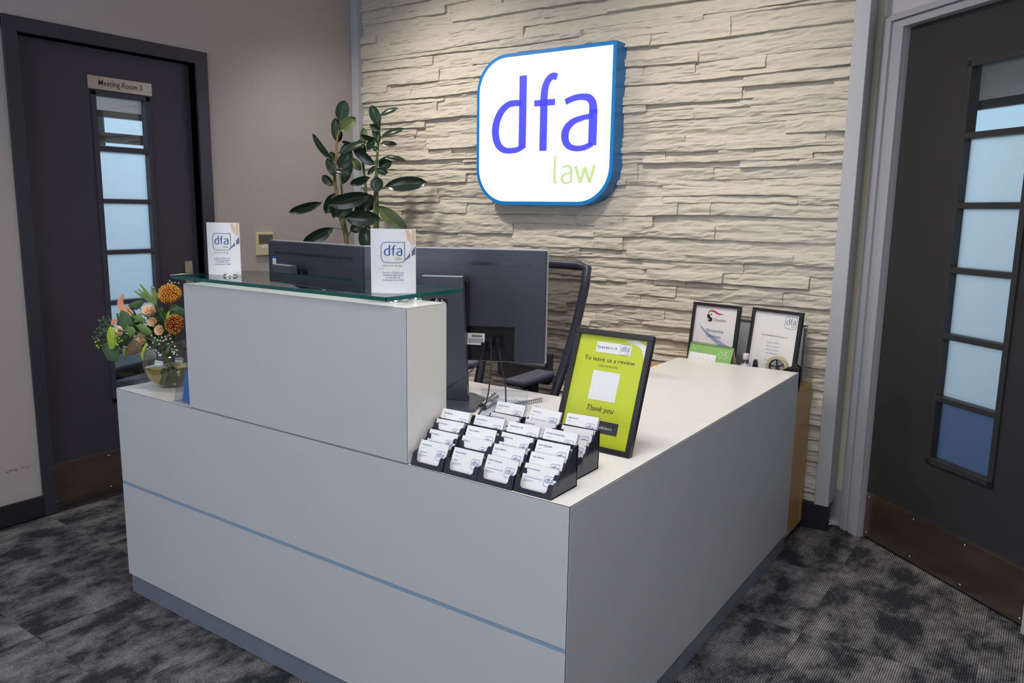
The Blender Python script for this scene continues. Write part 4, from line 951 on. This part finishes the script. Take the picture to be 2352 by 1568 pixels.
TOCAM = (CP-VC).normalized()
def petal(R_, w, ln, cup, n=5):
    vs = []; m = 4
    for i in range(n+1):
        t = i/n
        for j in range(m+1):
            s = (j/m-.5)*2; ww = w*math.sin(math.pi*(.10+.60*t))**.6
            vs.append((s*ww*.5, 0, 0)); x = s*ww*.5
            vs[-1] = (x, -cup*math.sin(t*1.9)-(s*s)*w*.16*(1-.5*t)+cup*.9*t**5, ln*t-(s*s)*ln*.20*t)
    fs = [(i*(m+1)+j, i*(m+1)+j+1, (i+1)*(m+1)+j+1, (i+1)*(m+1)+j) for i in range(n) for j in range(m)]
    return vs, fs
def rose(px, r, label, dirv, seed, open_=.5):
    head = FP(*px); rr = random.Random(seed)
    t = flower('rose', label, 'flower', head, 'peach roses in the vase', seed)
    F = facing(dirv)
    MB().ball((0, 0, -r*.25), r*.42, M['rosei'], 6, F).build('heart', t)
    for ring, (n, rad, tl, ln, op) in enumerate(((3, .05, 0, .95, -.22), (4, .17, 0, 1.0, -.10), (5, .30, 0, 1.0, .06), (6, .43, 0, .98, .26))):
        for i in range(n):
            a = 2*math.pi*i/n+ring*.5+rr.uniform(-.15, .15); vs, fs = petal(0, r*(.72+.22*ring), r*ln, r*.16)
            T = F @ Rz(a) @ Tr(0, rad*r*.85, -r*.62) @ Rx(-op-rr.uniform(-.04, .04))
            mb = MB(); mb.add(vs, fs, M['rosei'] if ring == 0 else M['rose'], T, True); mb.build('petal', t)
    for i in range(4):
        a = 2*math.pi*i/4+.3; vs, fs = petal(0, r*.35, r*.7, r*.1); mb = MB(); mb.add(vs, fs, M['mleaf'], F @ Rz(a) @ Tr(0, r*.5, -r*.68) @ Rx(-.75), True); mb.build('sepal', t)
rose((930, 612), .033, 'largest open peach rose, centre of the bouquet under the protea', (.35, -.55, .55), 1)
rose((978, 778), .023, 'small round peach rose below the largest rose', (.3, -.7, .15), 2)
rose((1085, 903), .0245, 'half-open pale peach rose above the white berries', (.35, -.7, .1), 3)
rose((800, 1038), .031, 'pale peach rose lowest in the bouquet beside the brown leaf', (-.1, -.8, .15), 4)
rose((470, 915), .026, 'faded peach rose behind the lime leaf at bouquet left', (-.5, -.5, .1), 5)

def protea(px, r, label, dirv, seed, mats):
    head = FP(*px); t = flower('pincushion_flower', label, 'flower', head, 'pincushion flowers in the vase', seed, r=.004, m='stem'); F = facing(dirv); rr = random.Random(seed)
    MB().ball((0, 0, 0), r*.55, M[mats[0]], 8, F @ Matrix.Diagonal((1, 1, .8, 1))).build('cone', t)
    n = 150; sp_ = MB()
    for i in range(n):
        z = 1-1.35*(i+.5)/n; a = i*2.39996; s = math.sqrt(max(0, 1-z*z)); d = Vector((s*math.cos(a), s*math.sin(a), z))
        j = Vector((rr.uniform(-.12, .12), rr.uniform(-.12, .12), rr.uniform(-.1, .1)))
        p0 = d*r*.45; p1 = d*r*.85+Vector((0, 0, r*.12))+j*r*.4; p2 = (d*.92+j*.5)*r+Vector((0, 0, r*.30)); p3 = (d*.80+j*.5)*r+Vector((0, 0, r*.42))
        sp_.tube([tuple(p0), tuple(p1), tuple(p2)], [r*.035, r*.032, r*.03], M[mats[1]], 4, F)
        sp_.tube([tuple(p2), tuple(p3)], [r*.036, r*.028], M[mats[2]], 4, F)
    sp_.build('styles', t, kind='stuff')
protea((1255, 415), .0400, 'large yellow-orange pincushion flower at the top of the bouquet', (.1, -.35, .9), 6, ('protea', 'protea', 'proteay'))
protea((1375, 830), .0370, 'red-orange pincushion flower below the yellow one, against the counter block', (-.15, -.9, .35), 7, ('proteared', 'proteared', 'proteay'))
# lily bud: curved petals
ly = flower('lily', 'peach lily with upward curling petal at upper left of the bouquet', 'flower', FP(610, 600), seed=8)
for (a, b, c, w) in (((640, 560), (500, 560), (545, 350), .022), ((680, 680), (600, 600), (500, 575), .018), ((660, 640), (560, 640), (470, 690), .016), ((430, 740), (400, 780), (380, 830), .016)):
    A0, B0, C0 = (FP(*p)-ly.location for p in (a, b, c)); P = smooth_path([tuple(A0), tuple((A0+B0)/2+(B0-(A0+C0)/2)*.35), tuple((B0+C0)/2+(B0-(A0+C0)/2)*.25), tuple(C0)], 3); mb = MB(); vs = []; n = len(P)
    for i, p in enumerate(P):
        t_ = i/(n-1); d = Vector(P[min(i+1, n-1)])-Vector(P[max(i-1, 0)]); s = d.cross(TOCAM).normalized(); ww = w*.5*math.sin(math.pi*(.15+.80*t_)); p = Vector(p)
        vs += [tuple(p-s*ww), tuple(p-s*ww*.3+TOCAM*.002), tuple(p+TOCAM*.0008), tuple(p+s*ww*.3+TOCAM*.002), tuple(p+s*ww)]
    mb.add(vs, [(5*i+j, 5*i+j+1, 5*i+j+6, 5*i+j+5) for i in range(n-1) for j in range(4)], M['lily'], smooth=True); mb.build('petal', ly)

def sprig_leaf(label, pts, m, name='foliage_leaf', d=2.66, seed=0, vein=True, bulge=.006, group='loose leaves in the bouquet', tilt=0.):
    """leaf from an outline in photo proportions: solid thin blade with a raised midrib"""
    P = [FP(*p, d) for p in pts]; c = sum(P, Vector())/len(P); t = flower(name, label, 'leaf', c, group, seed, stem=True, r=.0016)
    n = len(P); vs = [tuple(c*0+TOCAM*bulge)]
    vs += [tuple((p-c)*.55+TOCAM*bulge*.8+Vector((0, 0, tilt*((i % 2)-.5)*.003))) for i, p in enumerate(P)]+[tuple(p-c-TOCAM*.004+TOCAM*.003*(i % 2)) for i, p in enumerate(P)]
    fs = [(0, 1+i, 1+(i+1) % n) for i in range(n)]+[(1+i, 1+n+i, 1+n+(i+1) % n, 1+(i+1) % n) for i in range(n)]
    k = len(vs); vs += [tuple(Vector(v)-TOCAM*.0009) for v in vs]; fs += [tuple(k+q for q in f[::-1]) for f in fs[:]]
    mb = MB(); mb.add(vs, fs, M[m], smooth=True); o = mb.build('blade', t)
    if vein:
        a, b = P[0]-c, P[n//2]-c; MB().tube([tuple(a+TOCAM*.001), tuple((a+b)/2+TOCAM*(bulge+.001)), tuple(b+TOCAM*.0)], [.0009, .0008, .0003], M['mleaf'], 5).build('midrib', t)
    return t
def star(cx, cy, r, n, inner, rot, sq=1.):
    return [(cx+(r if i % 2 == 0 else r*inner)*math.cos(rot+math.pi*i/n), cy+sq*(r if i % 2 == 0 else r*inner)*math.sin(rot+math.pi*i/n)) for i in range(2*n)]
sprig_leaf('dark green heart-shaped leaf left of the largest rose', [(670, 900), (690, 800), (660, 690), (600, 630), (500, 590), (485, 680), (470, 770), (530, 870), (590, 915)], 'sleaf', d=2.655, seed=21)
sprig_leaf('dark green lobed leaf above the roses beside the lily', [(570, 575), (640, 500), (720, 460), (800, 440), (862, 430), (855, 490), (800, 560), (740, 600), (650, 590)], 'sleaf', d=2.67, seed=22)
sprig_leaf('pale-edged ivy leaf left of the small round rose', [(880, 805), (800, 780), (690, 790), (720, 740), (655, 695), (730, 680), (790, 645), (830, 710), (880, 740)], 'mleaf', d=2.652, seed=23)
sprig_leaf('mid green ivy leaf right above the lowest rose', [(720, 835), (790, 805), (860, 815), (930, 870), (980, 930), (960, 975), (880, 960), (800, 925), (770, 880)], 'mleaf', d=2.645, seed=24)
sprig_leaf('small green ivy leaf left of the lowest rose', [(600, 810), (640, 850), (690, 850), (735, 915), (700, 985), (640, 1025), (615, 960), (580, 880)], 'mleaf', d=2.64, seed=25)
sprig_leaf('bright lime fan-shaped leaf at the left of the bouquet', [(450, 1040), (420, 960), (395, 880), (355, 835), (320, 870), (290, 980), (300, 1060), (330, 1170), (375, 1195), (420, 1150), (440, 1090)], 'limeleaf', d=2.63, seed=26)
sprig_leaf('large dark green scalloped leaf hanging lowest at the left', [(480, 1130), (400, 1110), (300, 1080), (235, 1110), (215, 1190), (260, 1270), (310, 1350), (390, 1370), (460, 1385), (480, 1280)], 'sleaf', d=2.66, seed=27)
sprig_leaf('brown magnolia leaf under the lowest rose', [(880, 1180), (790, 1130), (730, 1050), (665, 1055), (610, 1120), (590, 1280), (680, 1275), (790, 1240)], 'brownleaf', d=2.645, seed=28)
sprig_leaf('jagged bright green leaf hanging beside the brown leaf', [(560, 1350), (600, 1300), (590, 1180), (560, 1160), (515, 1190), (530, 1250), (540, 1300)], 'mleaf', d=2.66, seed=29)
sprig_leaf('dark green leaf between the largest rose and the pincushions', [(1080, 560), (1130, 550), (1170, 580), (1150, 660), (1120, 710), (1085, 670)], 'sleaf', d=2.67, seed=30)
sprig_leaf('yellow-green leaf left of the red pincushion flower', [(1250, 595), (1200, 640), (1180, 700), (1210, 760), (1265, 745), (1270, 690), (1230, 660)], 'limeleaf', d=2.655, seed=31)
sprig_leaf('dark leaf drooping over the vase rim below the berries', [(1250, 1110), (1200, 1160), (1165, 1230), (1200, 1275), (1240, 1240), (1260, 1180)], 'sleaf', d=2.60, seed=32)
sprig_leaf('grey-green leaf between the two pincushion flowers', [(1250, 580), (1310, 540), (1360, 560), (1370, 620), (1300, 640), (1250, 620)], 'euc', d=2.67, seed=33)
sprig_leaf('dark green leaf hidden among the roses at the bouquet centre', [(900, 850), (700, 860), (680, 960), (780, 1000), (960, 980), (1060, 800), (1190, 780), (1150, 700), (900, 650)], 'sleaf', d=2.69, seed=34)
sprig_leaf('dark green leaf deep behind the small roses', [(1040, 640), (1260, 640), (1300, 760), (1200, 900), (1000, 900), (960, 760)], 'sleaf', d=2.70, seed=36)
for i, (cx, cy, r, d, m) in enumerate(((620, 760, 230, 2.70, 'sleaf'), (560, 1050, 170, 2.69, 'sleaf'), (1180, 1000, 190, 2.70, 'sleaf'), (1330, 640, 170, 2.71, 'sleaf'), (960, 1050, 150, 2.69, 'brownleaf'), (1150, 760, 150, 2.70, 'mleaf'), (1000, 900, 170, 2.71, 'mleaf'))):
    sprig_leaf(('dark leaf behind the heart-shaped leaf', 'dark leaf behind the lime leaf and its berries', 'dark leaf behind the white berries by the counter block', 'dark leaf behind the two pincushion flowers', 'brown leaf behind the lowest rose and the white berries', 'ivy leaf between the small roses and the red pincushion', 'ivy leaf behind the two small roses')[i], star(cx, cy, r, 5, .72, i*.7, .8), m, d=d, seed=60+i, vein=False)
# spiky fern leaves
fs_ = flower('fern_sprig', 'spiky bright green fern sprig above the largest rose', 'fern', FP(1040, 520), seed=35, r=.0018)
for tip in ((690, 300), (780, 195), (755, 275), (960, 235), (1010, 260)):
    a, b = Vector((0, 0, 0)), FP(*tip, 2.67)-fs_.location; s = b.cross(TOCAM).normalized(); mb = MB(); n = 8; vs = []
    for i in range(n+1):
        t_ = i/n; w = .0075*math.sin(math.pi*min(1, .1+.9*t_))**.8*(1+.45*(i % 2)); p = b*t_; vs += [tuple(p-s*w*.6), tuple(p+TOCAM*.0015), tuple(p+s*w*.6)]
    mb.add(vs, [(3*i+j, 3*i+j+1, 3*i+j+4, 3*i+j+3) for i in range(n) for j in range(2)], M['leafb'] if 0 else M['mleaf'], smooth=False); mb.build('frond', fs_)
def berries(name, label, pts, r, m, d, seed, anchor):
    t = flower(name, label, 'berries', FP(*anchor, d), None, seed, r=.0014); rr = random.Random(seed)
    for p in pts:
        q = FP(*p, d-rr.uniform(-.01, .012))-t.location; o = MB().ball(tuple(q), r*rr.uniform(.85, 1.15), M[m], 6).build('berry', t)
        MB().tube([(0, 0, 0), tuple(q*.6+Vector((0, 0, .003))), tuple(q)], .0006, M['gstem'], 4).build('twig', o)
rr = random.Random(12)
wb_ = [(970, 980), (1020, 1020), (1060, 1050), (1120, 1010), (1140, 1065), (1080, 1110), (1170, 1000), (1240, 980), (1220, 1105), (1280, 1080), (1160, 1060), (990, 1090), (900, 1130), (945, 1160), (910, 1185), (1265, 1180), (1320, 1145), (1300, 1190), (1275, 1220), (1340, 1200), (1300, 1260), (1350, 1270), (1040, 1210), (1070, 1240), (1010, 1250), (1100, 1060), (1190, 1040), (1250, 1030)]
berries('berry_spray', 'spray of small white berries spilling over the vase', wb_, .0031, 'berry', 2.61, 41, (1120, 1130))
berries('berry_spray', 'little white berries poking out above the yellow pincushion flower', [(1215, 200), (1240, 160), (1270, 190), (1320, 185), (1375, 195), (1290, 230), (1205, 215), (1000, 265), (1010, 320), (940, 315)], .0030, 'berry', 2.68, 42, (1250, 330))
berries('berry_spray', 'green berries on stalks at the far left of the bouquet', [(130, 1080), (175, 1055), (148, 1138), (175, 1165), (210, 1130)], .0038, 'gberry', 2.64, 43, (300, 1030))
berries('berry_spray', 'green berries beside the bright lime leaf', [(480, 1025), (445, 975), (478, 1075), (465, 1130), (555, 1148), (520, 1060)], .0038, 'gberry', 2.63, 44, (600, 980))
eu = flower('eucalyptus_sprig', 'feathery small-leaved green sprig at the upper left of the bouquet', 'foliage', FP(400, 850, 2.68), seed=45, r=.0014)
rr = random.Random(9)
for tip in ((160, 730), (230, 715), (320, 715), (200, 790), (110, 930), (90, 990), (150, 870), (200, 960), (95, 1040), (260, 900)):
    b = FP(*tip, 2.68)-eu.location; tw = MB().tube([(0, 0, 0), tuple(b*.5+Vector((0, 0, .006))), tuple(b)], .0006, M['gstem'], 4).build('twig', eu)
    for i in range(7):
        c = b*(.35+.65*i/6)+Vector((rr.uniform(-.006, .006), 0, rr.uniform(-.006, .006))); a = rr.uniform(0, 6.28); F = facing(TOCAM+Vector((rr.uniform(-.5, .5), rr.uniform(-.5, .5), rr.uniform(-.5, .5)))); L = .0042
        MB().add([(L*math.cos(q)*(1 if k % 2 else .9), .55*L*math.sin(q), .0004*(k % 2)) for k, q in enumerate([2*math.pi*z/8 for z in range(8)])], [list(range(8))], M['euc'], Tr(*c) @ F @ Rz(a)).build('small_leaf', tw)
gst = flower('green_stalk', 'broad green stalk bending down outside the vase', 'stalk', FP(760, 1200, 2.66), seed=46, stem=False)
MB().tube([tuple(FP(*p, 2.62)-gst.location) for p in ((900, 1100), (850, 1200), (830, 1290), (850, 1350))], [.004, .0055, .0055, .004], M['limeleaf'], 6).build('stalk', gst)

# ------------------------------------------------------------------ RUBBER PLANT
def PP(x, y, d=4.15): return at(640+x/4.356, 220+y/4.356, d)
rp = thing('rubber_plant', 'tall rubber plant with glossy dark leaves in the corner by the stone wall', 'plant', (-2.30, 1.62, 0))
o0 = rp.location
pot = MB().lathe([(.11, 0), (.12, .01), (.15, .28), (.16, .30), (.16, .32), (.148, .32), (.14, .27)], M['terra'], 28, Tr(0, 0, 0)).build('pot', rp)
MB().lathe([(1e-5, .285), (.142, .283)], M['soil'], 20, smooth=False).build('soil', pot)
def stm(pts, r0, r1, m, d=4.15):
    W_ = [PP(x, y, d)-o0 for x, y in pts]; base = Vector((rr.uniform(-.05, .05), rr.uniform(-.05, .05), .28)); P = smooth_path([tuple(base), tuple(base*.45+W_[0]*.55)]+[tuple(w) for w in W_], 3); n = len(P)
    MB().tube(P, [r0+(r1-r0)*i/(n-1) for i in range(n)], M[m], 8).build('stem', rp)
stm([(685, 1500), (640, 1290), (612, 1190), (575, 950), (560, 780), (578, 600), (580, 470), (610, 330)], .012, .005, 'stem')
stm([(690, 1500), (655, 1200), (628, 900), (612, 780)], .009, .004, 'gstem')
stm([(975, 1500), (985, 1000), (978, 750), (992, 520), (1008, 320), (1018, 190)], .011, .005, 'gstem', 4.2)
stm([(950, 1500), (958, 1100), (968, 800)], .009, .005, 'stem', 4.22)
stm([(905, 1500), (872, 940), (848, 700), (832, 600), (850, 470)], .010, .005, 'gstem', 4.28)
def pleaf(b, t, w, d=4.15, d2=None, face=0., curl=.0, m='leaf', stalk=None):
    """b base, t tip (crop pixels), w width in crop pixels; face rolls the blade about its midrib"""
    B, T_ = PP(*b, d), PP(*t, d2 or d); dv = T_-B; L = dv.length; x = dv.normalized(); view = (CP-B).normalized(); s = x.cross(view).normalized(); nrm = s.cross(x); 
    if nrm.dot(view) < 0: nrm = -nrm
    s2 = s*math.cos(face)+nrm*math.sin(face); n2 = nrm*math.cos(face)-s*math.sin(face)
    W_ = w/4.356/FPX*d/max(.35, math.cos(face)); n = 9; prof = (0.05, .50, .78, .94, 1, 1, .95, .83, .58, .04); vs = []; c = B-o0
    for i in range(n+1):
        q = i/n; mid = x*L*q+n2*(math.sin(q*math.pi)*L*.06-curl*q*q*L); h = W_*.5*prof[i]
        for k in (-1, -.5, 0, .5, 1): vs.append(tuple(c+mid+s2*h*k+n2*(abs(k)**1.3)*W_*.12))
    fs = [(5*i+j, 5*i+j+1, 5*i+j+6, 5*i+j+5) for i in range(n) for j in range(4)]
    k0 = len(vs); vs2 = [tuple(Vector(v)-n2*.0012) for v in vs]
    mb = MB(); mb.add(vs, fs, M[m], smooth=True); mb.add(vs2, [f[::-1] for f in fs], M['leafb'], smooth=True)
    o = mb.build('leaf', rp)
    mb = MB(); mb.tube([tuple(c+x*L*q+n2*(math.sin(q*math.pi)*L*.06-curl*q*q*L+.0012)) for q in (0, .2, .4, .6, .8, .95)], [.0018, .0016, .0014, .0012, .0008, .0004], M['vein'], 5)
    if stalk: mb.tube([tuple(PP(*stalk, d)-o0), tuple((PP(*stalk, d)+B)/2-o0+Vector((0, 0, .004))), tuple(c)], .0028, M['gstem'], 6)
    mb.build('midrib', o)
for L in (
 ((610, 262), (660, 50), 132), ((605, 350), (772, 222), 120, 4.12, None, .2, 0, 'leafb'), ((580, 462), (568, 222), 96, 4.16), ((592, 468), (622, 345), 60, 4.18),
 ((545, 650), (342, 376), 62, 4.12, None, .7), ((566, 655), (515, 562), 70, 4.2), ((556, 808), (490, 620), 88, 4.13), ((600, 580), (885, 466), 72, 4.08, None, .6),
 ((620, 590), (735, 470), 90, 4.18), ((730, 555), (600, 728), 130, 4.14), ((640, 885), (722, 640), 100, 4.2), ((545, 745), (700, 785), 56, 4.1, None, .5, .1),
 ((553, 895), (430, 800), 85, 4.1, None, .3, .1), ((825, 748), (722, 625), 88, 4.3, None, 0, 0, 'leafb'), ((965, 692), (750, 515), 96, 4.1, None, .4), ((885, 556), (635, 452), 64, 4.2, None, .5),
 ((850, 490), (852, 322), 74, 4.28, None, 0, 0, 'leafb'), ((870, 590), (800, 440), 70, 4.3), ((1000, 300), (930, 98), 104, 4.16), ((1012, 205), (1195, 128), 48, 4.12, None, .7), ((1012, 350), (912, 288), 52, 4.14, None, .4),
 ((985, 440), (815, 395), 50, 4.16, None, .5), ((1000, 490), (955, 270), 80, 4.22), ((885, 545), (955, 425), 76, 4.24), ((1030, 410), (1262, 332), 56, 4.12, None, .6),
 ((1018, 478), (1185, 486), 56, 4.14, None, .2), ((1003, 545), (942, 520), 50, 4.15), ((1062, 608), (1278, 658), 44, 4.12, None, .7), ((1000, 712), (1132, 660), 96, 4.2), ((975, 735), (1100, 780), 66, 4.12),
 ((888, 790), (975, 700), 48, 4.2), ((1003, 700), (1070, 612), 48, 4.22), ((912, 812), (715, 880), 80, 4.15, None, .3), ((975, 965), (995, 815), 128, 4.14, None, .2), ((1065, 908), (1485, 865), 140, 4.05, None, .15, 0, 'leaf', (985, 970)),
 ((930, 990), (492, 1085), 152, 4.0, None, .2), ((430, 1065), (104, 1162), 92, 4.12, None, .3), ((700, 985), (550, 1225), 215, 4.1, None, .1), ((560, 975), (470, 1180), 110, 4.16), ((1022, 1225), (662, 1215), 160, 4.02, None, .1),
 ((992, 1105), (1290, 1370), 140, 4.15, None, .1, 0, 'leafb'), ((545, 1320), (235, 1490), 130, 4.1, None, .15, 0, 'leaf', (640, 1345)), ((722, 1352), (840, 1280), 110, 4.18, None, .1, 0, 'leaf', (685, 1425)),
 ((960, 1000), (760, 1150), 110, 4.25), ((895, 1560), (880, 1300), 175, 4.1), ((940, 1020), (900, 1150), 90, 4.28)): pleaf(*L)
